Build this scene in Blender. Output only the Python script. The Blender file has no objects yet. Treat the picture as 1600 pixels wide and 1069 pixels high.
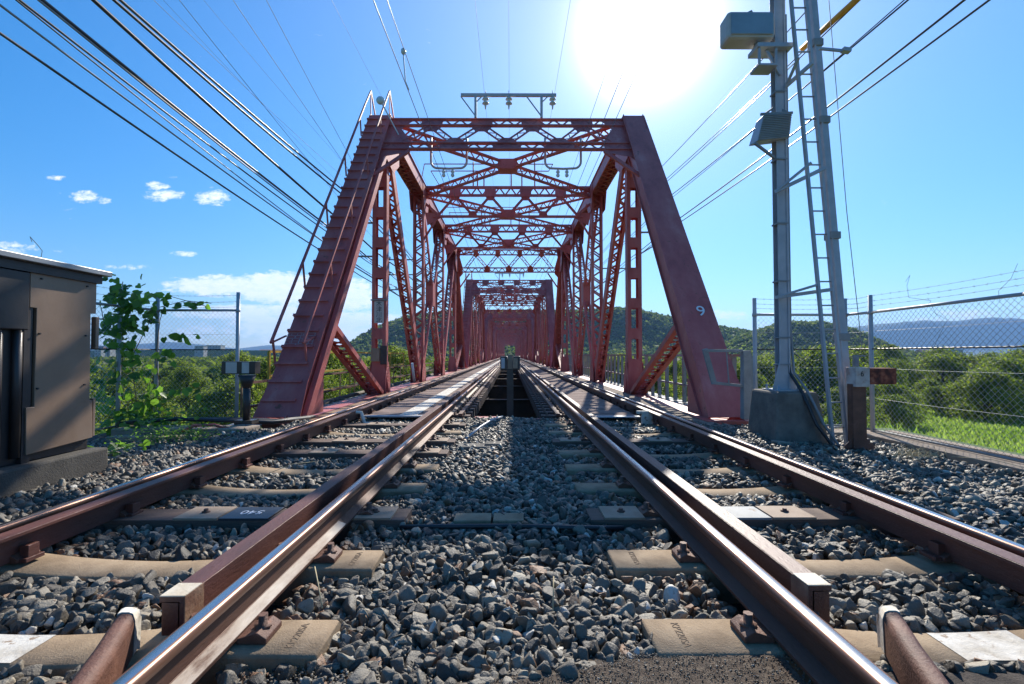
import bpy, math, random
import numpy as np
from mathutils import Vector, Matrix

random.seed(7); RNG = np.random.default_rng(7)
SC = bpy.context.scene
COL = SC.collection

# ------------------------------------------------------------------ camera
F = 740.0
PITCH = math.atan(19.5 / F); YAW = math.atan(3 / F)
cam_d = bpy.data.cameras.new('camera'); cam = bpy.data.objects.new('camera', cam_d); COL.objects.link(cam)
cam_d.sensor_width = 36; cam_d.lens = 36 * F / 1600; cam_d.clip_end = 20000; cam_d.clip_start = 0.02
cam.location = (0, 0, 0.9); cam.rotation_euler = (math.pi / 2 + PITCH, 0, -YAW)
SC.camera = cam
# ------------------------------------------------------------------ sky, sun, exposure
SUN_AZ = math.atan2(0.288, 0.981)          # to the right of +Y
SUN_EL = math.radians(34.0)
SUN_DIR = Vector((math.sin(SUN_AZ) * math.cos(SUN_EL), math.cos(SUN_AZ) * math.cos(SUN_EL), math.sin(SUN_EL)))
SC.view_settings.view_transform = 'Standard'; SC.view_settings.look = 'None'
SC.view_settings.exposure = 0.55; SC.view_settings.gamma = 1
SC.cycles.use_denoising = True; SC.cycles.volume_bounces = 0
SC.cycles.max_bounces = 6; SC.cycles.transparent_max_bounces = 16
W = bpy.data.worlds.new('World'); SC.world = W; W.use_nodes = True
def build_world():
    n = W.node_tree; n.nodes.clear(); L = n.links
    N = lambda t, **k: (lambda q: ([setattr(q, a, b) for a, b in k.items()], q)[1])(n.nodes.new(t))
    out = N('ShaderNodeOutputWorld'); bg = N('ShaderNodeBackground')
    sky = N('ShaderNodeTexSky', sky_type='NISHITA', sun_disc=False, sun_elevation=SUN_EL, sun_rotation=SUN_AZ,
            air_density=1.0, dust_density=0.0, ozone_density=4.0, altitude=0)
    tc = N('ShaderNodeTexCoord'); V = tc.outputs['Generated']
    def math_(op, a, b=None, c=None, clamp=False):
        q = N('ShaderNodeMath', operation=op, use_clamp=clamp)
        for i, x in enumerate((a, b, c)):
            if x is None: continue
            if isinstance(x, (int, float)): q.inputs[i].default_value = x
            else: L.new(x, q.inputs[i])
        return q.outputs[0]
    # clear blue of a clean autumn sky
    hs = N('ShaderNodeHueSaturation'); hs.inputs['Saturation'].default_value = 1.37; hs.inputs['Value'].default_value = 1.52
    L.new(sky.outputs[0], hs.inputs['Color'])
    # aureole round the sun
    nv = N('ShaderNodeVectorMath', operation='NORMALIZE'); L.new(V, nv.inputs[0])
    dp = N('ShaderNodeVectorMath', operation='DOT_PRODUCT'); L.new(nv.outputs[0], dp.inputs[0]); dp.inputs[1].default_value = SUN_DIR
    d = math_('MAXIMUM', dp.outputs['Value'], 0.0)
    glow = math_('ADD', math_('MULTIPLY', math_('POWER', d, 420.0), 50.0),
                 math_('ADD', math_('MULTIPLY', math_('ADD', math_('MULTIPLY', math_('POWER', d, 90.0), 4.0), math_('MULTIPLY', math_('POWER', d, 22.0), 2.6)), 1.0), math_('MULTIPLY', math_('POWER', d, 4.0), 2.3)))
    gc = N('ShaderNodeMix', data_type='RGBA', blend_type='ADD'); gc.inputs[0].default_value = 1.0
    gm = N('ShaderNodeVectorMath', operation='SCALE'); gm.inputs[0].default_value = (1.0, 0.90, 0.75); L.new(glow, gm.inputs['Scale'])
    sz = N('ShaderNodeSeparateXYZ'); L.new(nv.outputs[0], sz.inputs[0])
    hz_ = math_('SUBTRACT', 1.0, math_('MULTIPLY', math_('EXPONENT', math_('MULTIPLY', math_('MAXIMUM', sz.outputs[2], 0.0), -5.0)), 0.42))
    sc_ = N('ShaderNodeVectorMath', operation='SCALE'); L.new(hs.outputs[0], sc_.inputs[0]); L.new(hz_, sc_.inputs['Scale'])
    L.new(sc_.outputs[0], gc.inputs[6]); L.new(gm.outputs[0], gc.inputs[7])
    # clouds laid out by direction: u = x/y, v = z/y
    sep = N('ShaderNodeSeparateXYZ'); L.new(nv.outputs[0], sep.inputs[0])
    yy = math_('MAXIMUM', sep.outputs[1], 0.02)
    u = math_('DIVIDE', sep.outputs[0], yy); v = math_('DIVIDE', sep.outputs[2], yy)
    front = math_('GREATER_THAN', sep.outputs[1], 0.03)
    comb = N('ShaderNodeCombineXYZ'); L.new(u, comb.inputs[0]); L.new(math_('MULTIPLY', v, 2.2), comb.inputs[1])
    def noise(scale, det, rough=0.6, off=0.0):
        q = N('ShaderNodeTexNoise'); q.inputs['Scale'].default_value = scale; q.inputs['Detail'].default_value = det
        q.inputs['Roughness'].default_value = rough; q.inputs['Distortion'].default_value = 0.25
        vv = N('ShaderNodeVectorMath', operation='ADD'); vv.inputs[1].default_value = (off, off * 1.7, off * .3)
        L.new(comb.outputs[0], vv.inputs[0]); L.new(vv.outputs[0], q.inputs['Vector'])
        return q.outputs[0]
    n1 = noise(9.0, 9, 0.62); n2 = noise(46.0, 8, 0.68, 3.1)
    blobs = [(-.60, .145, .13, .024, 1.6), (-.49, .138, .11, .032, 1.8), (-.37, .125, .10, .036, 1.7), (-.42, .065, .20, .030, 1.6), (-.55, .09, .16, .018, 1.35), (-.36, .03, .16, .03, 1.6), (-.62, .05, .12, .02, .9),
             (-.90, .335, .035, .015, 1.0), (-.86, .325, .02, .012, .9), (-.965, .375, .02, .006, .8), (-.635, .335, .04, .018, 1.05), (-.755, .358, .03, .010, .95), (-.735, .337, .045, .012, 1.0), (-1.05, .225, .05, .016, 1.0),
             (-.82, .185, .07, .007, .9), (-.69, .213, .03, .006, .85), (.45, .082, .06, .013, 1.15), (.58, .062, .14, .010, .9), (.97, .085, .06, .014, 1.1), (.86, .07, .10, .010, .95), (-.98, .07, .16, .02, .7)]
    cov = None
    for (bu, bv, ru, rv, am) in blobs:
        a = math_('DIVIDE', math_('SUBTRACT', u, bu), ru); b = math_('DIVIDE', math_('SUBTRACT', v, bv), rv)
        r2 = math_('ADD', math_('MULTIPLY', a, a), math_('MULTIPLY', b, b))
        g = math_('MULTIPLY', math_('SUBTRACT', 1.0, math_('MULTIPLY', r2, 0.55), clamp=True), am)
        cov = g if cov is None else math_('MAXIMUM', cov, g)
    nn = math_('ADD', math_('MULTIPLY', n1, 0.45), math_('MULTIPLY', n2, 0.55))
    dens = math_('MULTIPLY', math_('SUBTRACT', math_('ADD', math_('MULTIPLY', cov, 0.80), math_('MULTIPLY', nn, 3.2)), 2.02), 2.0, clamp=True)
    dens = math_('MULTIPLY', math_('MULTIPLY', dens, front), math_('MULTIPLY', math_('ADD', math_('MULTIPLY', n2, .9), .42), 1.0), clamp=True)
    mx = N('ShaderNodeMix', data_type='RGBA'); L.new(dens, mx.inputs[0]); L.new(gc.outputs[2], mx.inputs[6])
    mx.inputs[7].default_value = (10.5, 11.0, 11.6, 1)
    L.new(mx.outputs[2], bg.inputs['Color']); bg.inputs['Strength'].default_value = 0.085
    L.new(bg.outputs[0], out.inputs[0])
build_world()
sun_d = bpy.data.lights.new('sun', 'SUN'); sun = bpy.data.objects.new('sun', sun_d); COL.objects.link(sun)
sun_d.energy = 5.0; sun_d.angle = math.radians(0.53); sun_d.color = (1, 0.94, 0.83)
sun.rotation_euler = SUN_DIR.to_track_quat('Z', 'Y').to_euler()

# ------------------------------------------------------------------ helpers
def ray(px, py):
    d = cam.rotation_euler.to_matrix() @ Vector(((px - 800) / F, (534.5 - py) / F, -1)); return d
CAMP = Vector((0, 0, 0.9))
def PY(px, py, Y):
    d = ray(px, py); return CAMP + d * (Y / d.y)
def PX(px, py, X):
    d = ray(px, py); return CAMP + d * (X / d.x)

def tag(o, label=None, cat=None, group=None, kind=None):
    if label: o['label'] = label
    if cat: o['category'] = cat
    if group: o['group'] = group
    if kind: o['kind'] = kind
    return o
def empty(name, loc, label=None, cat=None, group=None):
    o = bpy.data.objects.new(name, None); COL.objects.link(o); o.location = loc; o.empty_display_size = .2
    return tag(o, label, cat, group)
def copy_tree(o, parent=None, skip=()):
    c = o.copy(); COL.objects.link(c); c.parent = parent
    for ch in o.children:
        if ch.name.split('.')[0] in skip: continue
        copy_tree(ch, c, skip)
    return c

class MB:
    def __init__(s): s.v = []; s.f = []; s.m = []; s.sm = []
    def add(s, vs, fs, mi=0, smooth=False):
        b = len(s.v); s.v += [tuple(q) for q in vs]
        for f in fs: s.f.append(tuple(b + i for i in f)); s.m.append(mi); s.sm.append(smooth)
    def box(s, x0, x1, y0, y1, z0, z1, mi=0):
        s.add([(x, y, z) for z in (z0, z1) for y in (y0, y1) for x in (x0, x1)],
              [(0, 2, 3, 1), (4, 5, 7, 6), (0, 1, 5, 4), (2, 6, 7, 3), (0, 4, 6, 2), (1, 3, 7, 5)], mi)
    def bar(s, p0, p1, w, h, up=(0, 0, 1), mi=0, ext=0.0):
        p0 = Vector(p0); p1 = Vector(p1); d = (p1 - p0).normalized(); p0 = p0 - d * ext; p1 = p1 + d * ext
        up = Vector(up); sd = d.cross(up)
        if sd.length < 1e-4: sd = d.cross(Vector((0, 1, 0)))
        sd.normalize(); u2 = sd.cross(d).normalized()
        vs = [p + sd * (a * w / 2) + u2 * (b * h / 2) for p in (p0, p1) for b in (-1, 1) for a in (-1, 1)]
        s.add(vs, [(0, 1, 3, 2), (4, 6, 7, 5), (0, 4, 5, 1), (2, 3, 7, 6), (0, 2, 6, 4), (1, 5, 7, 3)], mi)
    def tube(s, pts, r, n=8, mi=0, cap=True, smooth=True):
        pts = [Vector(p) for p in pts]; b = len(s.v); k = len(pts)
        rr = r if isinstance(r, (list, tuple)) else [r] * k
        prev = None
        for i, p in enumerate(pts):
            d = (pts[min(i + 1, k - 1)] - pts[max(i - 1, 0)]).normalized()
            if prev is None:
                a = d.cross(Vector((0, 0, 1)))
                if a.length < 1e-3: a = d.cross(Vector((0, 1, 0)))
            else:
                a = prev - d * prev.dot(d)
            a.normalize(); prev = a; c = d.cross(a)
            for j in range(n):
                t = 2 * math.pi * j / n
                s.v.append(tuple(p + a * (math.cos(t) * rr[i]) + c * (math.sin(t) * rr[i])))
        for i in range(k - 1):
            for j in range(n):
                j2 = (j + 1) % n
                s.f.append((b + i * n + j, b + i * n + j2, b + (i + 1) * n + j2, b + (i + 1) * n + j)); s.m.append(mi); s.sm.append(smooth)
        if cap:
            s.f.append(tuple(b + j for j in range(n))[::-1]); s.m.append(mi); s.sm.append(False)
            s.f.append(tuple(b + (k - 1) * n + j for j in range(n))); s.m.append(mi); s.sm.append(False)
    def prism(s, poly, off, mi=0):
        off = Vector(off); n = len(poly); P = [Vector(p) for p in poly]
        s.add([p for p in P] + [p + off for p in P],
              [tuple(range(n))[::-1], tuple(range(n, 2 * n))] + [(i, (i + 1) % n, n + (i + 1) % n, n + i) for i in range(n)], mi)
    def lathe(s, prof, c, n=12, mi=0):
        c = Vector(c); b = len(s.v); k = len(prof)
        for (r, z) in prof:
            for j in range(n):
                t = 2 * math.pi * j / n; s.v.append((c.x + r * math.cos(t), c.y + r * math.sin(t), c.z + z))
        for i in range(k - 1):
            for j in range(n):
                j2 = (j + 1) % n
                s.f.append((b + i * n + j, b + i * n + j2, b + (i + 1) * n + j2, b + (i + 1) * n + j)); s.m.append(mi); s.sm.append(True)
        s.f.append(tuple(b + j for j in range(n))[::-1]); s.m.append(mi); s.sm.append(False)
        s.f.append(tuple(b + (k - 1) * n + j for j in range(n))); s.m.append(mi); s.sm.append(False)
    def build(s, name, mats, parent=None, bevel=0, loc=None):
        me = bpy.data.meshes.new(name); me.from_pydata(s.v, [], s.f)
        if not isinstance(mats, (list, tuple)): mats = [mats]
        for m in mats: me.materials.append(m)
        me.polygons.foreach_set('material_index', s.m); me.polygons.foreach_set('use_smooth', s.sm); me.update()
        o = bpy.data.objects.new(name, me); COL.objects.link(o); o.parent = parent
        if loc: o.location = loc
        if bevel:
            b = o.modifiers.new('bevel', 'BEVEL'); b.width = bevel; b.segments = 2; b.limit_method = 'ANGLE'; b.angle_limit = math.radians(40)
        return o

def np_mesh(name, V, Fc, mats, tone=None, smooth=False, parent=None, mi=None):
    """V (n,3), Fc (m,k) constant k"""
    me = bpy.data.meshes.new(name); n, (m, k) = len(V), Fc.shape
    me.vertices.add(n); me.vertices.foreach_set('co', np.ascontiguousarray(V, dtype=np.float32).ravel())
    me.loops.add(m * k); me.loops.foreach_set('vertex_index', np.ascontiguousarray(Fc, dtype=np.int32).ravel())
    me.polygons.add(m); me.polygons.foreach_set('loop_start', np.arange(0, m * k, k, dtype=np.int32))
    if smooth: me.polygons.foreach_set('use_smooth', np.ones(m, dtype=bool))
    for q in (mats if isinstance(mats, (list, tuple)) else [mats]): me.materials.append(q)
    if mi is not None: me.polygons.foreach_set('material_index', np.asarray(mi, dtype=np.int32))
    if tone is not None:
        a = me.attributes.new('tone', 'FLOAT', 'FACE'); a.data.foreach_set('value', np.asarray(tone, dtype=np.float32))
    me.update(calc_edges=True)
    o = bpy.data.objects.new(name, me); COL.objects.link(o); o.parent = parent
    return o

# ------------------------------------------------------------------ materials
def nd(m, t, **k):
    q = m.node_tree.nodes.new(t)
    for a, b in k.items(): setattr(q, a, b)
    return q
def ramp(m, src, stops):
    r = nd(m, 'ShaderNodeValToRGB'); e = r.color_ramp.elements
    while len(e) < len(stops): e.new(0.5)
    for i, (p, c) in enumerate(stops): e[i].position = p; e[i].color = (*c, 1)
    m.node_tree.links.new(src, r.inputs[0]); return r.outputs[0]
def noise(m, scale, det=6, rough=0.6, stretch=None):
    tc = nd(m, 'ShaderNodeTexCoord'); n = nd(m, 'ShaderNodeTexNoise'); n.inputs['Scale'].default_value = scale
    n.inputs['Detail'].default_value = det; n.inputs['Roughness'].default_value = rough
    v = tc.outputs['Object']
    if stretch:
        mp = nd(m, 'ShaderNodeMapping'); mp.inputs['Scale'].default_value = stretch; m.node_tree.links.new(v, mp.inputs[0]); v = mp.outputs[0]
    m.node_tree.links.new(v, n.inputs['Vector']); return n.outputs[0]
def mat(name, stops, scale=4, rough=0.6, metal=0, bump=0.0, bscale=40, det=8, stretch=None, rvar=0.0, dirt=None):
    m = bpy.data.materials.new(name); m.use_nodes = True; L = m.node_tree.links
    b = m.node_tree.nodes['Principled BSDF']
    if len(stops) == 1: b.inputs['Base Color'].default_value = (*stops[0][1], 1)
    else:
        c = ramp(m, noise(m, scale, det, 0.62, stretch), stops)
        if dirt:   # (scale, threshold, colour) patches of rust, grime or flaked paint with their own shape
            f = ramp(m, noise(m, dirt[0], 9, 0.7), [(dirt[1], (0, 0, 0)), (dirt[1] + .06, (1, 1, 1))])
            x = nd(m, 'ShaderNodeMix', data_type='RGBA'); L.new(f, x.inputs[0]); L.new(c, x.inputs[6]); x.inputs[7].default_value = (*dirt[2], 1); c = x.outputs[2]
        L.new(c, b.inputs['Base Color'])
    b.inputs['Roughness'].default_value = rough; b.inputs['Metallic'].default_value = metal
    if rvar:
        q = nd(m, 'ShaderNodeMapRange'); q.inputs[3].default_value = rough - rvar; q.inputs[4].default_value = rough + rvar
        L.new(noise(m, bscale * .4, 5, .6, stretch), q.inputs[0]); L.new(q.outputs[0], b.inputs['Roughness'])
    if bump:
        q = nd(m, 'ShaderNodeBump'); q.inputs['Strength'].default_value = bump; q.inputs['Distance'].default_value = 0.01
        L.new(noise(m, bscale, 8, .65, stretch), q.inputs['Height']); L.new(q.outputs[0], b.inputs['Normal'])
    return m
M = {}
M['red'] = mat('oxide_red_paint', [(0.28, (.33, .070, .060)), (.45, (.48, .105, .090)), (.58, (.53, .135, .115)), (.75, (.62, .23, .20))], 2.2, .5, 0, .35, 45, rvar=.14, dirt=(4.2, .62, (.20, .075, .045)), stretch=(1, .6, .35))
M['redlat'] = mat('oxide_red_lacing', [(0.3, (.34, .075, .065)), (.8, (.54, .14, .115))], 2.5, .55)
M['rust'] = mat('rusty_steel', [(0.3, (.09, .036, .022)), (.55, (.16, .066, .040)), (.8, (.25, .115, .072))], 7, .62, .0, .5, 90, dirt=(9, .64, (.055, .035, .028)))
M['railside'] = mat('rail_web_rust', [(0.3, (.055, .024, .015)), (.6, (.115, .048, .028)), (.85, (.22, .105, .065))], 6, .6, .1, .4, 70, stretch=(1, .2, 1))
M['railtop'] = mat('polished_rail_head', [(0.3, (.36, .31, .29)), (.5, (.50, .47, .46)), (.8, (.62, .60, .60))], 5, .26, 1, .05, 60, stretch=(1, .03, 1), rvar=.08)
M['railedge'] = mat('worn_rail_edge', [(0.3, (.20, .09, .055)), (.8, (.34, .19, .13))], 6, .38, .5, .1, 60, stretch=(1, .1, 1))
M['guard'] = mat('guard_angle_brown', [(0.3, (.085, .032, .023)), (.6, (.15, .055, .04)), (.85, (.24, .11, .08))], 5, .5, 0, .35, 80, stretch=(1, .3, 1), dirt=(8, .66, (.10, .06, .045)))
M['white'] = mat('chipped_white_paint', [(0.35, (.50, .44, .35)), (.6, (.74, .69, .60))], 9, .75, 0, .4, 60, dirt=(11, .56, (.33, .22, .14)))
M['cream'] = mat('cream_paint', [(0.35, (.62, .50, .34)), (.6, (.78, .68, .52))], 9, .6, 0, .3, 60, dirt=(12, .60, (.40, .20, .10)))
M['limewash'] = mat('worn_limewash', [(0.36, (.16, .09, .06)), (.46, (.42, .33, .26)), (.7, (.62, .54, .45))], 12, .8, 0, .4, 70, stretch=(1, .25, 1))
M['orangerust'] = mat('paint_worn_to_rust', [(0.35, (.22, .10, .055)), (.6, (.42, .26, .16)), (.8, (.52, .38, .26))], 6, .7, 0, .3, 60)
M['darksteel'] = mat('dark_floor_steel', [(0.3, (.035, .018, .014)), (.6, (.07, .032, .025)), (.85, (.13, .06, .045))], 3, .85)  # floor beams and stringers coloured much darker than the red trusses
M['plinth'] = mat('shade_dark_concrete', [(0.3, (.055, .048, .04)), (.6, (.095, .083, .068)), (.85, (.16, .14, .11))], 5, .9, 0, .6, 60)  # shade over the cabinet plinth is put into its concrete colour
M['letter'] = mat('shallow_cast_lettering', [(0, (.21, .145, .09))], 5, .95)
M['conc'] = mat('sleeper_concrete', [(0.3, (.22, .15, .088)), (.55, (.33, .235, .145)), (.8, (.42, .315, .205))], 7, .9, 0, .5, 120, dirt=(6, .63, (.19, .13, .085)))
M['concgrey'] = mat('grey_concrete', [(0.3, (.11, .095, .078)), (.55, (.18, .158, .13)), (.8, (.25, .222, .18))], 5, .9, 0, .6, 60, dirt=(3, .6, (.12, .11, .09)))
M['kerb'] = mat('tan_kerb_concrete', [(0.3, (.26, .19, .135)), (.8, (.45, .36, .27))], 4, .9, 0, .6, 60, dirt=(5, .62, (.17, .12, .08)))
M['wood'] = mat('weathered_synthetic_wood', [(0.3, (.10, .062, .045)), (.6, (.17, .108, .08)), (.85, (.26, .19, .14))], 5, .8, 0, .5, 60, stretch=(.3, 3, 3))
M['darkwood'] = mat('bridge_timber', [(0.3, (.06, .035, .028)), (.6, (.12, .070, .055)), (.85, (.20, .13, .10))], 4, .85, 0, .6, 50, stretch=(.3, 3, 3))
M['pad'] = mat('tan_pad', [(0.3, (.30, .205, .135)), (.8, (.44, .33, .23))], 8, .75, 0, .3, 80, dirt=(9, .63, (.20, .12, .08)))
M['black'] = mat('black_plate', [(0.3, (.018, .02, .026)), (.8, (.045, .05, .06))], 9, .4, 0, .2, 60)
M['blackrub'] = mat('black_cable_sheath', [(0.3, (.02, .02, .022)), (.8, (.05, .05, .052))], 3, .45)
M['cable'] = mat('stranded_cable', [(0.3, (.05, .05, .055)), (.8, (.11, .11, .115))], 3, .35, .3)
M['cablelt'] = mat('bare_wire', [(0.3, (.22, .24, .26)), (.8, (.38, .40, .42))], 3, .5, .2)
M['galv'] = mat('galvanised_steel', [(0.3, (.36, .37, .39)), (.6, (.45, .46, .48)), (.85, (.53, .54, .56))], 6, .5, .15, .15, 60, rvar=.1, dirt=(5, .68, (.22, .17, .13)))
M['galvdk'] = mat('dull_grey_steel', [(0.3, (.20, .21, .21)), (.8, (.34, .35, .35))], 5, .65, .05, .2, 60, dirt=(5, .64, (.16, .11, .08)))
M['bracket'] = mat('pale_bracket_steel', [(0.3, (.45, .40, .39)), (.8, (.62, .57, .55))], 6, .5, .2)
M['yellow'] = mat('yellow_paint', [(0.35, (.38, .22, .02)), (.7, (.60, .40, .03))], 6, .5, 0, .2, 60, dirt=(7, .66, (.25, .12, .05)))
M['orange'] = mat('orange_guard_sheath', [(0.35, (.60, .27, .03)), (.7, (.78, .42, .06))], 6, .5)
M['porc'] = mat('white_porcelain', [(0.3, (.62, .66, .64)), (.8, (.78, .8, .78))], 6, .15)
M['green'] = mat('green_insulator', [(0.3, (.10, .22, .17)), (.8, (.16, .32, .25))], 6, .2)
M['cab'] = mat('weathered_cabinet_panel', [(0.3, (.22, .14, .09)), (.55, (.30, .20, .135)), (.8, (.38, .28, .205))], 1.3, .40, .15, .08, 60, rvar=.08, stretch=(1, 1, .7), dirt=(2.2, .64, (.20, .125, .08)))
M['cabdk'] = mat('cabinet_dark_body', [(0.3, (.035, .03, .03)), (.8, (.085, .07, .062))], 2.0, .4, .3, .1, 60)
M['cabroof'] = mat('cabinet_roof_sheet', [(0.3, (.28, .28, .28)), (.8, (.42, .42, .41))], 2.0, .35, .4)
M['deck'] = mat('deck_plate_pink_brown', [(0.3, (.15, .09, .07)), (.55, (.23, .155, .13)), (.8, (.31, .225, .19))], 4, .92, 0, .5, 90, dirt=(5, .62, (.13, .08, .06)))
M['deckside'] = mat('rusty_side_plate', [(0.3, (.17, .08, .045)), (.55, (.29, .16, .09)), (.8, (.40, .26, .15))], 3.5, .75, 0, .5, 90, dirt=(4, .6, (.45, .32, .12)))
M['decktan'] = mat('tan_side_plate', [(0.3, (.16, .125, .095)), (.8, (.30, .245, .195))], 3.5, .95, 0, .5, 90, dirt=(5, .62, (.16, .11, .08)))
M['rustbox'] = mat('flaking_rusted_plate', [(0.42, (.09, .022, .014)), (.5, (.22, .05, .025)), (.6, (.40, .12, .06)), (.75, (.42, .27, .22))], 9, .8, 0, .7, 60)
M['flakewhite'] = mat('flaking_white_plate', [(0.3, (.30, .10, .055)), (.42, (.50, .40, .34)), (.6, (.62, .56, .5))], 9, .7, 0, .5, 60)
M['asphalt'] = mat('crossing_asphalt', [(0.3, (.07, .048, .034)), (.5, (.13, .095, .068)), (.62, (.19, .145, .105)), (.8, (.27, .215, .165))], 22, .95, 0, 1.6, 150, dirt=(6, .6, (.055, .042, .034)))
M['soil'] = mat('cinder_soil', [(0.3, (.035, .028, .024)), (.55, (.07, .055, .045)), (.8, (.12, .10, .082))], 18, .95, 0, 1.0, 120)
M['bed'] = mat('ballast_bed', [(0.3, (.03, .028, .026)), (.8, (.08, .072, .064))], 30, .95, 0, 1, 90)
M['bark'] = mat('bark', [(0.3, (.07, .05, .035)), (.8, (.16, .12, .085))], 6, .9, 0, .6, 30)
M['straw'] = mat('dry_straw', [(0.3, (.42, .33, .17)), (.8, (.62, .52, .32))], 6, .8)
M['signwhite'] = mat('sign_board', [(0.3, (.50, .46, .42)), (.8, (.62, .58, .53))], 6, .6)
M['ink'] = mat('black_ink', [(0, (.02, .02, .02))], 3, .6)
M['whiteink'] = mat('white_lettering', [(0, (.75, .76, .78))], 3, .6)
M['chalk'] = mat('faded_white_lines', [(0.35, (.40, .25, .26)), (.65, (.58, .5, .5))], 25, .8)
M['house'] = mat('pale_render', [(0.3, (.30, .29, .27)), (.8, (.42, .40, .38))], .3, .8)
M['housedk'] = mat('dark_window', [(0, (.06, .07, .08))], 3, .2)
M['roofred'] = mat('brown_roof', [(0.3, (.20, .10, .08)), (.8, (.30, .16, .12))], .5, .8)
M['hose'] = mat('red_conduit', [(0.3, (.38, .07, .05)), (.8, (.5, .13, .09))], 6, .4)

def tonemat(name, stops, rough=.8, trans=None, bump=0, bscale=60, spec=.3, nmix=0, nscale=.08, metal=0):
    """colour from the per-face 'tone' attribute, optionally mixed with a large noise; leaves let light through"""
    m = bpy.data.materials.new(name); m.use_nodes = True; L = m.node_tree.links; b = m.node_tree.nodes['Principled BSDF']
    a = nd(m, 'ShaderNodeAttribute', attribute_name='tone'); src = a.outputs['Fac']
    if nmix:
        g = nd(m, 'ShaderNodeNewGeometry'); q = nd(m, 'ShaderNodeTexNoise'); q.inputs['Scale'].default_value = nscale; q.inputs['Detail'].default_value = 5
        L.new(g.outputs['Position'], q.inputs['Vector'])
        x = nd(m, 'ShaderNodeMix'); x.inputs[0].default_value = nmix; L.new(src, x.inputs[2]); L.new(q.outputs[0], x.inputs[3]); src = x.outputs[0]
    c = ramp(m, src, stops); L.new(c, b.inputs['Base Color']); b.inputs['Roughness'].default_value = rough
    b.inputs['Specular IOR Level'].default_value = spec
    if bump:
        q = nd(m, 'ShaderNodeBump'); q.inputs['Strength'].default_value = bump; q.inputs['Distance'].default_value = .006
        L.new(noise(m, bscale, 6, .65), q.inputs['Height']); L.new(q.outputs[0], b.inputs['Normal'])
    if trans:
        t = nd(m, 'ShaderNodeBsdfTranslucent'); hs = nd(m, 'ShaderNodeHueSaturation'); hs.inputs['Value'].default_value = 2.2; hs.inputs['Hue'].default_value = .485; hs.inputs['Saturation'].default_value = 1.1
        L.new(c, hs.inputs['Color']); L.new(hs.outputs[0], t.inputs['Color'])
        mx = nd(m, 'ShaderNodeMixShader'); mx.inputs[0].default_value = trans
        out = m.node_tree.nodes['Material Output']; L.new(b.outputs[0], mx.inputs[1]); L.new(t.outputs[0], mx.inputs[2]); L.new(mx.outputs[0], out.inputs['Surface'])
    return m
M['stone'] = tonemat('crushed_stone', [(0, (.034, .028, .022)), (.22, (.080, .066, .050)), (.45, (.142, .119, .089)), (.64, (.22, .187, .14)), (.78, (.34, .29, .21)), (.83, (.18, .085, .042)), (.92, (.25, .135, .07)), (.95, (.45, .41, .34)), (1, (.55, .51, .44))], .55, bump=.9, bscale=90, spec=.5)
M['leaf'] = tonemat('bush_leaves', [(0, (.05, .075, .014)), (.4, (.095, .145, .025)), (.75, (.15, .205, .04)), (1, (.22, .25, .07))], .6, .5)
M['leafdk'] = tonemat('forest_leaves', [(0, (.028, .052, .014)), (.45, (.065, .105, .024)), (.65, (.13, .175, .035)), (1, (.20, .23, .06))], .7, .4, nmix=.4, nscale=.02)
M['vine'] = tonemat('vine_leaves', [(0, (.045, .10, .02)), (.5, (.085, .19, .03)), (1, (.13, .26, .05))], .42, .5, spec=.5)
M['grass'] = tonemat('meadow_grass', [(0, (.075, .14, .03)), (.5, (.14, .23, .05)), (1, (.25, .32, .10))], .7, .5, nmix=.3, nscale=.15)
gm_ = mat('meadow_ground', [(0.3, (.05, .085, .018)), (.55, (.085, .14, .028)), (.8, (.13, .19, .045))], .35, .95, 0, 1.0, 4); M['ground'] = gm_
M['mount'] = mat('far_forest_slopes', [(0.3, (.015, .035, .02)), (.5, (.028, .055, .028)), (.7, (.05, .08, .035))], .02, .95, 0, 1.0, .02, det=12)
M['earth'] = mat('embankment_earth', [(0.3, (.11, .08, .055)), (.8, (.2, .15, .1))], 2, .95, 0, 1, 20)

def text(s, size, m, parent, loc, rot, name='lettering', depth=.002, align='CENTER', sx=1):
    c = bpy.data.curves.new(name, 'FONT'); c.body = s; c.size = size; c.extrude = depth; c.align_x = align; c.align_y = 'CENTER'
    t = bpy.data.objects.new(name, c); COL.objects.link(t)
    dg = bpy.context.evaluated_depsgraph_get(); me = bpy.data.meshes.new_from_object(t.evaluated_get(dg))
    bpy.data.objects.remove(t); me.materials.clear(); me.materials.append(m)
    o = bpy.data.objects.new(name, me); COL.objects.link(o); o.parent = parent; o.location = loc; o.rotation_euler = rot; o.scale = (sx, 1, 1)
    return o

# ================================================================== THE SETTING
ZB = -0.34       # top of the ballast formation
ZF = -3.4        # river flat
def ground_z(x, y):
    d = np.maximum(np.abs(x) - 6.4, y - 8.2)
    z = ZB - np.clip(d / 1.3, 0, ZB - ZF)
    far = np.clip((d - 6) / 20, 0, 1)
    z = z + far * (.35 * np.sin(x * .11 + 1) * np.sin(y * .07) + .18 * np.sin(x * .37) * np.cos(y * .31 + 2))
    return z
def axis(lo, hi, step, far):
    a = list(np.arange(lo, hi + step, step)); s = step
    b = a[-1]
    while b < far: s *= 1.12; b += s; a.append(b)
    s = step; b = a[0]
    while b > -far: s *= 1.12; b -= s; a.insert(0, b)
    return np.array(a)
xs = axis(-16, 16, .4, 4300); ys = axis(-6, 20, .4, 4300)
gx, gy = np.meshgrid(xs, ys); gz = ground_z(gx, gy)
nx, ny = len(xs), len(ys)
idx = np.arange(nx * ny).reshape(ny, nx)
Fq = np.stack([idx[:-1, :-1], idx[:-1, 1:], idx[1:, 1:], idx[1:, :-1]], -1).reshape(-1, 4)
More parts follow.
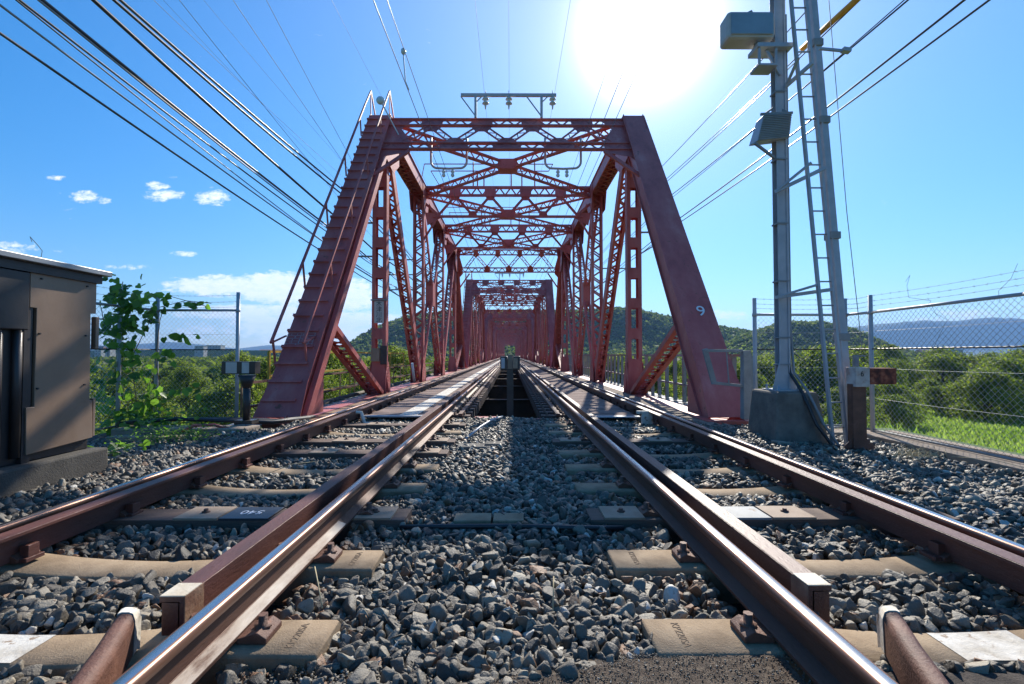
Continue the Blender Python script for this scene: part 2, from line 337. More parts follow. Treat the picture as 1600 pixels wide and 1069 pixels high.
cx = (gx[:-1, :-1] + gx[1:, 1:]).ravel() / 2; cy = (gy[:-1, :-1] + gy[1:, 1:]).ravel() / 2
top = (np.maximum(np.abs(cx) - 6.2, cy - 8.2) < 0)
g = np_mesh('ground', np.stack([gx.ravel(), gy.ravel(), gz.ravel()], -1), Fq, [M['ground'], M['bed']], smooth=True, mi=np.where(top, 1, 0))
tag(g, kind='structure')

# wooded hills and far mountains: real relief at real distance
def relief(name, x0, x1, yc, crest, front, back, m, nxn=120, nyn=36, rough=2.0, seed=0, kind='structure'):
    xs_ = np.linspace(x0, x1, nxn); ys_ = np.linspace(yc - front * 2.2, yc + back * 2.2, nyn)
    X, Y = np.meshgrid(xs_, ys_); c = np.interp(X * yc / np.maximum(Y, 1), crest[0], crest[1]) if False else np.interp(X, crest[0], crest[1])
    t = np.where(Y < yc, (Y - yc) / front, (Y - yc) / back)
    r = np.random.default_rng(seed); R = np.zeros_like(X)
    for k in range(14):
        f = 2.2 ** (k / 3.5) / (x1 - x0) * 9; a = r.uniform(0, 6.28); p = r.uniform(0, 6.28)
        R += np.sin((X * math.cos(a) + Y * math.sin(a)) * f * 2 + p) / (1 + k * .35)
    Z = ZF - 1 + (c - ZF + 1) * np.exp(-t ** 2 * 1.3) + rough * R * np.exp(-t ** 2) * np.clip((c - ZF) / (c.max() - ZF), 0, 1)
    i = np.arange(nxn * nyn).reshape(nyn, nxn); Fq = np.stack([i[:-1, :-1], i[:-1, 1:], i[1:, 1:], i[1:, :-1]], -1).reshape(-1, 4)
    o = np_mesh(name, np.stack([X.ravel(), Y.ravel(), Z.ravel()], -1), Fq, m, smooth=True); tag(o, kind=kind)
    return X, Y, Z
def crest_from_px(pts, yc, minus=0.0):
    a = []
    for px, py in pts:
        p = PY(px, py, yc); a.append((p.x, max(p.z - minus, ZF)))
    a = np.array(a); return a[:, 0], a[:, 1]
H1 = crest_from_px([(470, 560), (535, 552), (560, 530), (600, 505), (640, 492), (700, 484), (760, 482), (830, 482), (900, 484), (955, 482), (1000, 486), (1050, 494), (1110, 505), (1180, 515), (1260, 530), (1330, 550), (1380, 565)], 560, 5)
hillA = relief('hill', H1[0][0] - 20, H1[0][-1] + 30, 560, H1, 75, 160, M['ground'], 130, 40, 1.2, 1)
H2 = crest_from_px([(1120, 560), (1150, 530), (1190, 512), (1220, 504), (1250, 499), (1290, 501), (1330, 514), (1365, 536), (1390, 555), (1420, 575)], 400, 5)
hillB = relief('hill', H2[0][0] - 10, H2[0][-1] + 10, 400, H2, 45, 80, M['ground'], 90, 36, .7, 2)
H3 = crest_from_px([(1180, 535), (1260, 520), (1327, 511), (1390, 504), (1438, 502), (1502, 502), (1565, 497), (1600, 495), (1680, 490), (1800, 496), (1950, 520), (2100, 545)], 3000)
relief('mountain_range', H3[0][0], H3[0][-1], 3000, H3, 260, 400, M['mount'], 260, 60, 7, 3)
H4 = crest_from_px([(-300, 548), (-100, 540), (40, 536), (130, 541), (200, 540), (260, 534), (330, 540), (372, 545), (420, 539), (470, 543), (540, 549), (640, 552), (720, 556)], 3900)
relief('mountain_range', H4[0][0], H4[0][-1], 3900, H4, 150, 150, M['mount'], 220, 40, 4, 5)

# ------------------------------------------------------------------ foliage generators
def leaf_quads(C, Nrm, size, rng, asp=1.0):
    """rhombic leaf faces at centres C, roughly facing Nrm"""
    n = len(C); R = rng.normal(size=(n, 3)); Nn = Nrm + R * .75; Nn /= np.linalg.norm(Nn, axis=1, keepdims=True)
    A = np.cross(Nn, rng.normal(size=(n, 3))); A /= np.linalg.norm(A, axis=1, keepdims=True); B = np.cross(Nn, A)
    s = size * rng.uniform(.6, 1.35, (n, 1)); b = s * .62 * asp
    V = np.stack([C - A * s, C - B * b + Nn * s * .12, C + A * s, C + B * b + Nn * s * .12], 1).reshape(-1, 3)
    return V, np.arange(4 * n).reshape(n, 4)
def crown(rng, w, h, z0, nblob, nleaf, size, spread=1.0):
    """many leaf clumps through an uneven crown, with gaps"""
    Cs = []; Ns = []; T = []
    for k in range(nblob):
        th = rng.uniform(0, 6.283); rr = math.sqrt(rng.uniform(0, 1)) * w * .5 * spread
        zz = rng.uniform(0, 1); lim = math.sin(math.pi * min(.96, zz * .72 + .26)) ** .7
        c = np.array([math.cos(th) * rr * lim, math.sin(th) * rr * lim, z0 + h * (.08 + .84 * zz)])
        r = w * rng.uniform(.11, .22); m = int(nleaf * rng.uniform(.7, 1.3))
        d = rng.normal(size=(m, 3)); d /= np.linalg.norm(d, axis=1, keepdims=True)
        rad = r * rng.uniform(.35, 1.12, (m, 1)) ** .6
        Cs.append(c + d * rad * np.array([1, 1, .75])); Ns.append(d + np.array([0, 0, .4])); T.append(np.clip(rng.normal(.45, .13) + rng.normal(0, .16, m), 0, 1))
    C = np.concatenate(Cs); N = np.concatenate(Ns); T = np.concatenate(T)
    keep = C[:, 2] > z0 - .2
    V, Fc = leaf_quads(C[keep], N[keep], size, rng)
    return V, Fc, T[keep]
TREE_MESH = []
def tree_proto(w, h, nblob, nleaf, size, trunk, seed, m):
    rng = np.random.default_rng(seed); root = empty('riverside_tree', (0, 0, -50))
    V, Fc, T = crown(rng, w, h - trunk, trunk, nblob, nleaf, size)
    np_mesh('crown', V, Fc, m, T, parent=root)
    b = MB(); hh = h * .8
    b.tube([(0, 0, -.3), (.08 * w * rng.normal() * .3, 0, hh * .4), (.05, .1, hh)], [.035 * w, .024 * w, .008 * w], 7)
    for k in range(7):
        a = rng.uniform(0, 6.28); z = hh * rng.uniform(.15, .7); l = w * rng.uniform(.25, .42)
        b.tube([(0, 0, z), (math.cos(a) * l * .5, math.sin(a) * l * .5, z + l * .45), (math.cos(a) * l, math.sin(a) * l, z + l * .8)], [.016 * w, .01 * w, .004 * w], 5)
    b.build('trunk', M['bark'], root)
    return root
protos = [tree_proto(5.5, 4.6, 46, 170, .105, .4, 11, M['leaf']), tree_proto(4.2, 3.8, 40, 150, .095, .3, 12, M['leaf']),
          tree_proto(6.5, 5.2, 55, 190, .115, .6, 13, M['leaf']), tree_proto(3.2, 2.4, 30, 120, .08, .1, 14, M['leaf']),
          tree_proto(5.0, 5.6, 50, 170, .11, .9, 15, M['leaf'])]
used = [0] * 5
def place_tree(k, x, y, s, label, group, cat='tree'):
    src = protos[k]
    o = src if not used[k] else copy_tree(src)
    used[k] = 1
    z = float(ground_z(np.array(x), np.array(y)))
    o.location = (x, y, z - .05); o.rotation_euler = (0, 0, random.uniform(0, 6.28)); o.scale = (s, s, s * random.uniform(.88, 1.08))
    tag(o, label, cat, group); return o
rt = random.Random(3)
def scatter(n, xr, yr, label, group, ks=(0, 1, 2, 3, 4), srange=(.8, 1.25), mind=3.0, test=None, cap=None):
    KIND = ['broad', 'rounded medium', 'wide tall', 'low small', 'tall']
    pts = []; tries = 0
    while len(pts) < n and tries < 6000:
        tries += 1; x = rt.uniform(*xr); y = rt.uniform(*yr)
        if test and not test(x, y): continue
        if any((x - a) ** 2 + (y - b) ** 2 < mind ** 2 for a, b in pts): continue
        pts.append((x, y)); k = rt.choice(ks); s = rt.uniform(*srange)
        place_tree(k, x, y, s, KIND[k] + ' ' + label, group)
infr = lambda x, y: abs(x) < y * 1.15 + 2
scatter(30, (24, 62), (32, 56), 'olive green tree beyond the right-hand fence', 'riverside trees on the right', (0, 1, 2, 3), (.75, 1.05), 3.4, lambda x, y: infr(x, y) and x > 8)
scatter(26, (8, 30), (24, 60), 'green tree behind the right-hand truss and the steel mast', 'trees behind the right-hand truss', (0, 1, 3), (.7, .95), 3.2, lambda x, y: infr(x, y) and x < 24 and y > 20 + (x - 8) * .4)
scatter(34, (-55, -14), (17, 60), 'green tree beyond the left-hand fence', 'riverside trees on the left', (0, 1, 2, 3), (.65, .92), 3.2, lambda x, y: infr(x, y) and (y > 19 - x * .05))
scatter(16, (-22, -8), (24, 80), 'green tree seen past the ladder post of the left truss', 'trees behind the left-hand truss', (1, 3, 0), (.6, .85), 3.2, lambda x, y: infr(x, y))
for k in range(5):
    if not used[k]: place_tree(k, 40 + k * 4, 70, 1, 'tall green riverside tree at the back of the thicket', 'back trees')

# the far thicket that reads as one mass
def thicket(name, n, xr, yr, size, hr, seed, m, test=None, zfun=None, nl=34):
    rng = np.random.default_rng(seed); C = []; N = []; T = []
    cnt = 0
    while cnt < n:
        x = rng.uniform(*xr); y = rng.uniform(*yr)
        if test and not test(x, y): continue
        cnt += 1
        r = rng.uniform(*hr); z = zfun(x, y) if zfun else float(ground_z(np.array(x), np.array(y)))
        d = rng.normal(size=(nl, 3)); d /= np.linalg.norm(d, axis=1, keepdims=True); d[:, 2] = np.abs(d[:, 2])
        lump = 1 + .25 * np.sin(d[:, :1] * 5 + rng.uniform(0, 6)) * np.cos(d[:, 1:2] * 4 + rng.uniform(0, 6))
        C.append(np.array([x, y, z]) + d * r * np.array([1, 1, .95]) * rng.uniform(.75, 1.05, (nl, 1)) * lump); N.append(d); T.append(np.clip(rng.normal(.45, .2) + rng.normal(0, .13, nl), 0, 1))
    V, Fc = leaf_quads(np.concatenate(C), np.concatenate(N), size, rng)
    return tag(np_mesh(name, V, Fc, m, np.concatenate(T)), kind='stuff')
o = thicket('thicket', 5200, (-260, 300), (58, 330), .95, (1.4, 2.9), 21, M['leafdk'], lambda x, y: infr(x, y) and (abs(x) > 9) and y > 58 and (random.random() < 90 / y + .15), nl=40)
tag(o, 'distant green thicket covering the river flat behind the bridge', 'thicket')
def hz(R):
    X, Y, Z = R; xs_ = X[0]; ys_ = Y[:, 0]
    def f(x, y):
        i = min(max(np.searchsorted(xs_, x) - 1, 0), len(xs_) - 2); j = min(max(np.searchsorted(ys_, y) - 1, 0), len(ys_) - 2)
        u = min(max((x - xs_[i]) / (xs_[i + 1] - xs_[i]), 0), 1); v = min(max((y - ys_[j]) / (ys_[j + 1] - ys_[j]), 0), 1)
        return float((Z[j, i] * (1 - u) + Z[j, i + 1] * u) * (1 - v) + (Z[j + 1, i] * (1 - u) + Z[j + 1, i + 1] * u) * v) + .3
    return f
o = thicket('forest', 4300, (H1[0][0], H1[0][-1]), (410, 590), 1.5, (2.8, 5.0), 22, M['leafdk'], lambda x, y: hz(hillA)(x, y) > ZF + 1.2, hz(hillA), nl=46)
tag(o, 'dark green forest covering the hill behind the bridge', 'forest')
o = thicket('forest', 1500, (H2[0][0], H2[0][-1]), (310, 430), 1.1, (2.2, 4.2), 23, M['leafdk'], lambda x, y: hz(hillB)(x, y) > ZF + 1.2, hz(hillB), nl=46)
tag(o, 'green forest on the lower hill seen behind the steel mast', 'forest')

# grass of the river flat, as blades
def grass(name, n, samp, hgt, seed, wide=.02):
    rng = np.random.default_rng(seed); xy = samp(rng, n); x, y = xy[:, 0], xy[:, 1]; z = ground_z(x, y); n = len(x)
    a = rng.uniform(0, 6.28, n); h = hgt * rng.uniform(.4, 1.3, n); lean = rng.normal(0, .35, (n, 2)) * h[:, None]
    w = wide * rng.uniform(.6, 1.5, n); dist = np.sqrt(x ** 2 + y ** 2); w = w * np.clip(dist / 9, 1, 5)
    P0 = np.stack([x - np.cos(a) * w, y - np.sin(a) * w, z - .03], -1); P1 = np.stack([x + np.cos(a) * w, y + np.sin(a) * w, z - .03], -1)
    P2 = np.stack([x + lean[:, 0], y + lean[:, 1], z + h], -1)
    V = np.stack([P0, P1, P2], 1).reshape(-1, 3)
    t = np.clip(.5 + .25 * np.sin(x * .5) * np.sin(y * .43 + 1) + rng.normal(0, .2, n), 0, 1)
    return tag(np_mesh(name, V, np.arange(3 * n).reshape(n, 3), M['grass'], t), kind='stuff')
def samp_r(rng, n):
    d = rng.uniform(8, 62, n * 2) ** 1.0; t = rng.uniform(.25, 1.12, n * 2); x = d * np.sin(t); y = d * np.cos(t)
    k = np.maximum(np.abs(x) - 6.6, y - 9) > 0; return np.stack([x, y], -1)[k][:n]
def samp_l(rng, n):
    q = samp_r(rng, n); q[:, 0] *= -1; return q
tag(grass('grass', 120000, samp_r, .26, 31), 'bright green grass on the flat beyond the right fence', 'grass')
tag(grass('grass', 110000, samp_l, .26, 32), 'green grass on the flat beyond the left fence', 'grass')

# ------------------------------------------------------------------ ballast
RAILS = dict(Lo=-2.69, Li=-1.07, Ri=1.04, Ro=2.405)
XCL = (RAILS['Lo'] + RAILS['Li']) / 2; XCR = (RAILS['Ri'] + RAILS['Ro']) / 2
SLY = [1.84 + .68 * k for k in range(9)]
def ico():
    t = (1 + 5 ** .5) / 2
    v = np.array([(-1, t, 0), (1, t, 0), (-1, -t, 0), (1, -t, 0), (0, -1, t), (0, 1, t), (0, -1, -t), (0, 1, -t), (t, 0, -1), (t, 0, 1), (-t, 0, -1), (-t, 0, 1)], float)
    f = [(0, 11, 5), (0, 5, 1), (0, 1, 7), (0, 7, 10), (0, 10, 11), (1, 5, 9), (5, 11, 4), (11, 10, 2), (10, 7, 6), (7, 1, 8), (3, 9, 4), (3, 4, 2), (3, 2, 6), (3, 6, 8), (3, 8, 9), (4, 9, 5), (2, 4, 11), (6, 2, 10), (8, 6, 7), (9, 8, 1)]
    return v / np.linalg.norm(v[0]), f
def sub(v, f):
    v = [tuple(q) for q in v]; cache = {}; nf = []
    def mid(a, b):
        k = (min(a, b), max(a, b))
        if k not in cache:
            q = np.array(v[a]) + np.array(v[b]); q /= np.linalg.norm(q); v.append(tuple(q)); cache[k] = len(v) - 1
        return cache[k]
    for a, b, c in f:
        x, y, z = mid(a, b), mid(b, c), mid(c, a); nf += [(a, x, z), (b, y, x), (c, z, y), (x, y, z)]
    return np.array(v), nf
def stone_variants(level, n, seed):
    rng = np.random.default_rng(seed); v, f = ico()
    for _ in range(level): v, f = sub(v, f)
    out = []
    for k in range(n):
        q = v.copy()
        for c in range(13):      # chop with random planes: crushed rock has flat faces and sharp arrises
            d = rng.normal(size=3); d /= np.linalg.norm(d); h = rng.uniform(.36, .72)
            s = q @ d; over = s > h; q[over] -= np.outer(s[over] - h, d) * .97
        q = q * np.array([1.6, rng.uniform(1.0, 1.35), rng.uniform(.8, 1.2)]) + rng.normal(0, .012, q.shape)
        out.append(q)
    return np.array(out), np.array(f)
def ballast(name, xy, z, size, level, seed, label):
    rng = np.random.default_rng(seed); var, f = stone_variants(level, 24, seed + 1); n = len(xy)
    k = rng.integers(0, 24, n); B = var[k]
    q = rng.normal(size=(n, 4)); q /= np.linalg.norm(q, axis=1, keepdims=True); a, b, c, d = q.T
    R = np.stack([1 - 2 * (c * c + d * d), 2 * (b * c - a * d), 2 * (b * d + a * c), 2 * (b * c + a * d), 1 - 2 * (b * b + d * d), 2 * (c * d - a * b), 2 * (b * d - a * c), 2 * (c * d + a * b), 1 - 2 * (b * b + c * c)], -1).reshape(n, 3, 3)
    s = size * np.clip(rng.lognormal(-.06, .30, n), .45, 1.75)
    V = np.einsum('nij,nvj->nvi', R, B * s[:, None, None]) + np.stack([xy[:, 0], xy[:, 1], z], -1)[:, None, :]
    nv = B.shape[1]; Fc = (np.arange(n)[:, None, None] * nv + f[None]).reshape(-1, 3)
    t = np.clip(rng.normal(.42, .22, n), 0, .76); t[rng.random(n) < .04] = .87; t[rng.random(n) < .022] = 1
    dr = np.min([np.abs(xy[:, 0] - r_) for r_ in RAILS.values()], axis=0); t[(rng.random(n) < .5 * np.exp(-(dr / .22) ** 2))] = .87
    t = np.repeat(t, len(f)) + rng.normal(0, .022, n * len(f)); t = np.clip(t, 0, 1)
    o = np_mesh(name, V.reshape(-1, 3), Fc, M['stone'], t, smooth=False)
    return tag(o, label, 'ballast', kind='stuff')
def surf(x, y):
    z = np.full_like(x, -.225)
    out = np.maximum(x - 2.9, -3.1 - x)
    z -= np.clip((out - .5) * .06, 0, .08)
    z += .012 * np.sin(x * 5.1) * np.sin(y * 4.3)
    # the shoulder rises a little in the middle between the tracks
    z += .02 * np.exp(-(x / .45) ** 2)
    between = ((x > -3.2) & (x < 3.0)); return np.where(between, z, z - .02)
def ballast_pts(n, y0, y1, rng):
    y = rng.uniform(y0, y1, n * 3); lim = y * 1.12 + .45; x = rng.uniform(-1, 1, n * 3) * lim
    k = (x > -5.9) & (x < 5.25) & (y < 8.25) & ~((x < -3.6) & (y > 7.3)) & ~((x > 3.1) & (y > 7.7))
    for r in RAILS.values(): k &= np.abs(x - r) > .062
    return x[k][:n], y[k][:n]
def add_ballast(name, dens, y0, y1, size, level, seed, label):
    rng = np.random.default_rng(seed); ar = (y0 + y1) / 2 * 2.24 * (y1 - y0) + .9 * (y1 - y0)
    n = int(dens * ar); x, y = ballast_pts(n, y0, y1, rng); z = surf(x, y) + rng.uniform(-.035, .012, len(x))
    insl = np.zeros(len(x), bool)
    for sy in SLY:
        for xc in (XCL, XCR):
            insl |= (np.abs(y - sy) < .125) & (np.abs(x - xc) < 1.18)
    # stones over sleepers stay below the sleeper top, except between the two tracks
    k = ~insl
    # foreground asphalt and cinders take over from the stones
    edge = 1.62 + .20 * np.clip((x + .25) / .75, 0, 1) + np.where(np.abs(x) > 1.1, -.06, 0)
    k &= y > edge - .10
    x, y, z = x[k], y[k], z[k]
    return ballast(name, np.stack([x, y], -1), z, size, level, seed + 5, label)
add_ballast('ballast', 1300, 1.3, 3.4, .0268, 2, 41, 'grey and brown crushed stone ballast in the foreground')
add_ballast('ballast', 1050, 3.4, 6.0, .0285, 1, 43, 'grey crushed stone ballast in the middle of the approach')
add_ballast('ballast', 850, 6.0, 8.3, .031, 0, 45, 'grey crushed stone ballast in front of the bridge')

# crossing surface under the camera
b = MB(); pts = []
N_ = 60
rng = random.Random(4)
def edge_y(x): return 1.60 + .012 * math.sin(x * 9 + .6) + .012 * math.sin(x * 23) + .20 * min(1, max(0, (x + .25) / .75))
for i in range(N_ + 1):
    x = -.9 + 1.87 * i / N_; e = edge_y(x) + rng.uniform(-.012, .012)
    pts += [(x, -3, -.165), (x, e - .10, -.175), (x, e, -.205), (x, e + .02, -.30)]
for i in range(N_):
    for j in range(3):
        a = i * 4 + j; b.f.append((a, a + 4, a + 5, a + 1)); b.m.append(0); b.sm.append(True)
b.v = pts; o = b.build('level_crossing_surface', M['asphalt']); tag(o, kind='structure')
for sx in (-1, 1):
    b = MB(); pts = []
    for i in range(41):
        t = i / 40; x = (1.30 + 4.2 * t) * sx; e = 1.74 + .03 * math.sin(x * 5) + rng.uniform(-.015, .015) - (.04 if sx < 0 else 0)
        pts += [(x, -3, -.16), (x, e - .10, -.20), (x, e, -.235), (x, e + .03, -.30)]
    for i in range(40):
        for j in range(3):
            a = i * 4 + j; b.f.append((a, a + 4, a + 5, a + 1) if sx > 0 else (a, a + 1, a + 5, a + 4)); b.m.append(0); b.sm.append(True)
    b.v = pts; o = b.build('cinder_strip', M['soil']); tag(o, kind='structure')
# loose cinders over the crossing edge
rngc = np.random.default_rng(77); n = 3200
xc_ = rngc.uniform(-.95, .98, n); yc_ = 1.61 + rngc.normal(0, .05, n) + .20 * np.clip((xc_ + .25) / .75, 0, 1) - np.where(np.abs(xc_) > 1.1, .05, 0)
o = ballast('gravel', np.stack([xc_, yc_], -1), np.full(n, -.212) + rngc.uniform(-.01, .006, n), .0065, 0, 78, 'fine dark cinders along the edge of the crossing surface'); o['category'] = 'gravel'

n = 7000; xg = rngc.uniform(-.3, 1.0, n); eg = 1.60 + .20 * np.clip((xg + .25) / .75, 0, 1); yg = eg - .02 - rngc.random(n) ** 1.3 * .42
o = ballast('gravel', np.stack([xg, yg], -1), -.171 - .03 * np.clip((yg - eg + .10) / .10, 0, 1) + rngc.uniform(-.002, .001, n), 0.0024, 0, 80, 'fine grit bound in the worn brown crossing surface'); o['category'] = 'gravel'
# ------------------------------------------------------------------ rails
def rail_profile():
    h = .153; return [(-.0635, -h), (.0635, -h), (.0635, -h + .012), (.012, -h + .032), (.0085, -.048), (.030, -.038), (.0325, -.012), (.026, -.0030), (.017, 0), (-.017, 0), (-.026, -.0030), (-.0325, -.012), (-.030, -.038), (-.0085, -.048), (-.012, -h + .032), (-.0635, -h + .012)]
def extrude(profile, path, mi_of=None, cap=True, smooth=()):
    b = MB(); n = len(profile); k = len(path)
    for (x, y, z) in path:
        for (px, pz) in profile: b.v.append((x + px, y, z + pz))
    for i in range(k - 1):
        for j in range(n):
            j2 = (j + 1) % n; b.f.append((i * n + j, i * n + j2, (i + 1) * n + j2, (i + 1) * n + j)); b.m.append(mi_of(j) if mi_of else 0); b.sm.append(j in smooth)
    if cap:
        b.f.append(tuple(range(n))); b.m.append(0); b.sm.append(False); b.f.append(tuple((k - 1) * n + j for j in range(n))[::-1]); b.m.append(0); b.sm.append(False)
    return b
PR = rail_profile()
YEND = 352
RL = {'Lo': 'outer shiny rail of the left-hand track beside the cabinet', 'Li': 'inner rail of the left-hand track with blue shine and cream foot', 'Ri': 'inner rail of the right-hand track running past the ballast middle', 'Ro': 'outer rail of the right-hand track nearest the mast and fence'}
for key, x in RAILS.items():
    mf = lambda j: 1 if j == 8 else (2 if j in (5, 6, 7, 9, 10, 11) else 0)
    o = extrude(PR, [(x, y, 0) for y in [-2] + list(np.arange(2, 80, 6)) + [YEND]], mf, smooth=(5, 6, 7, 8, 9, 10, 11)).build('running_rail', [M['railside'], M['railtop'], M['railedge']])
    tag(o, RL[key], 'rail', 'running rails')
GR = [(-.045, -.16), (.045, -.16), (.045, 0), (-.045, 0)]
def guard(x, y0, y1, label, end=True):
    s = 1 if abs(abs(x) - 1.25) < .1 else -1; s = s * (1 if x < 0 else -1)      # upright leg stands on the running-rail side
    G = [(.045, -.16), (.045, 0), (-.045, 0), (-.045, -.020), (.025, -.022), (.025, -.16)]; G = [(a * s, c) for a, c in (G if s > 0 else G[::-1])]
    b = extrude(G[::-1], [(x, y0, -.004), (x, y1, -.004)])
    if not end:
        for k in range(14): yy = SLY[0] + .68 * k; b.box(x - .045, x + .045, yy - .05, yy + .05, -.172, -.150); b.box(x - .01, x + .035, yy - .03, yy + .03, -.15, -.09)
    b.box(min(x - s * .04, x + s * .03), max(x - s * .04, x + s * .03), y0, y0 + .012, -.15, -.022)
    o = b.build('guard_rail', M['guard'], bevel=.003)
    tag(o, label, 'guard rail', 'guard rails beside the running rails')
    if end:
        q = MB(); q.box(x - .046, x + .046, y0 - .002, y0 + .10, -.005, -.0015)
        xs0 = x + s * .0455; q.box(min(xs0, xs0 + s * .002), max(xs0, xs0 + s * .002), y0 - .002, y0 + .11, -.158, -.006, 1)
        q.build('painted_end', [M['cream'], M['orangerust']], o)
guard(-1.262, 1.80, YEND, 'brown steel guard rail with cream painted end beside the inner rail of the left track')
guard(1.212, 1.875, YEND, 'brown steel guard rail with cream painted end beside the inner rail of the right track')
guard(-2.53, -2, YEND, 'brown guard rail running inside the outer rail of the left track', False)
guard(2.245, -2, YEND, 'brown guard rail running inside the outer rail of the right track', False)
for xr, nm in ((RAILS['Li'], 1),):
    ro = [o for o in COL.objects if o.name.startswith('running_rail') and o['label'] == RL['Li']][0]
    b = MB(); n_ = 24
    for i in range(n_):
        y0_ = .9 + i * .085; y1_ = y0_ + .085; b.add([(xr + .0634, y0_, -.1385), (xr + .0634, y1_, -.1385), (xr + .018, y1_, -.1212), (xr + .018, y0_, -.1212)], [(0, 1, 2, 3)])
    b.build('limewashed_foot', M['limewash'], ro)
def check(sx, label):
    base = 1.19
    path = [(sx * (base - .13), 1.0, 0), (sx * base, 1.33, -.004), (sx * (base + .072), 1.5, -.008), (sx * (base + .14), 1.64, -.012), (sx * (base + .187), 1.73, -.02)]
    prof = [(-.03, -.15), (.03, -.15), (.034, -.03), (.026, -.006), (.012, 0), (-.012, 0), (-.026, -.006), (-.034, -.03)]
    o = extrude(prof, path, smooth=(2, 3, 4, 5, 6)).build('check_rail', M['rust']); tag(o, label, 'check rail', 'flared check rails of the level crossing')
    p2 = [(sx * (base + .176), 1.712, -.0155), (sx * (base + .205), 1.765, -.026), (sx * (base + .215), 1.792, -.042)]
    extrude([(a * 1.06, c * 1.01 + .001) for a, c in prof], p2, smooth=(2, 3, 4, 5, 6)).build('painted_end', M['white'], o)
check(-1, 'rusty check rail with white flared end at the left foreground'); check(1, 'rusty check rail with white flared end at the right foreground')

# ------------------------------------------------------------------ sleepers of the approach
def hexbolt(b, x, y, z, r=.016, h=.03, mi=0):
    b.lathe([(r * 2, 0), (r * 2, .006), (r * 1.1, .008), (r * 1.1, h)], (x, y, z), 6, mi)
def conc_sleeper(kind='conc'):
    b = MB(); n = 25; hw = .12
    # concrete sleepers dip in the middle and are wider at the ends
    for i in range(n):
        t = max(-1, min(1, (-1 + 2 * (i - 1) / (n - 3)) * .992)) if 0 < i < n - 1 else (-1 if i == 0 else 1); x = t * 1.19; dip = .048 * (1 - min(1, abs(t) / .62) ** 2.2)
        w = hw * (.82 + .18 * min(1, abs(t) / .6)); zt = -.172 - dip
        if i in (0, n - 1): zt -= .007
        for (yy, zz) in ((-w - .02, -.36), (-w, zt - .012), (-w + .014, zt), (w - .014, zt), (w, zt - .012), (w + .02, -.36)): b.v.append((x, yy, zz))
    for i in range(n - 1):
        for j in range(5): b.f.append((i * 6 + j, i * 6 + j + 1, (i + 1) * 6 + j + 1, (i + 1) * 6 + j)[::-1]); b.m.append(0); b.sm.append(j in (1, 2, 3))
    b.f.append((0, 1, 2, 3, 4, 5)); b.m.append(0); b.sm.append(False); b.f.append(tuple((n - 1) * 6 + j for j in range(6))[::-1]); b.m.append(0); b.sm.append(False)
    return b
def fastening(parent, xr):
    for s in (-1, 1):
        if True:
            b = MB(); x = xr + s * .115
            b.prism([(x - .055, -.062, -.170), (x + .055, -.062, -.170), (x + .055, -.062, -.150), (x + .02 * s, -.062, -.128), (x - .055, -.062, -.150)], (0, .124, 0))
            o = b.build('rail_clip', M['rust'], parent, bevel=.003)
            q = MB(); hexbolt(q, x + .012 * s, 0, -.136, .017, .045); q.build('bolt', M['rust'], o)
def make_sleeper(mode, xc, rails, loc):
    root = empty('railway_sleeper', (xc, loc, 0))
    if mode == 'conc': conc_sleeper().build('concrete_body', M['conc'], root)
    else:
        pc = -.15 if xc < 0 else .12
        b = MB(); b.box(-1.2, 1.2, -.115, .115, -.36, -.166); b.build('timber_body', M['wood'], root, bevel=.006)
        for s in (-1, 1):
            for i, xx in enumerate((s * .98,)): 
                b = MB(); b.box(xx - .13, xx + .13, -.118, .118, -.168, -.152); p = b.build('bearing_pad', M['pad'] if mode == 'pad' else M['rust'], root, bevel=.003)
                q = MB(); hexbolt(q, xx, .0, -.152, .014, .022); q.build('bolt', M['rust'], p)
        b = MB(); b.box(pc - .14, pc + .14, -.119, .119, -.168, -.152); p = b.build('bearing_pad', M['pad'], root, bevel=.003)
        q = MB(); hexbolt(q, pc, .0, -.152, .014, .022); q.build('bolt', M['rust'], p)
    for r in rails: fastening(root, r - xc)
    return root
modes = ['conc', 'conc', 'pad', 'conc', 'conc', 'pad', 'pad', 'conc', 'pad']
ordn = ['nearest', 'second', 'third', 'fourth', 'fifth', 'sixth', 'seventh', 'eighth', 'ninth']
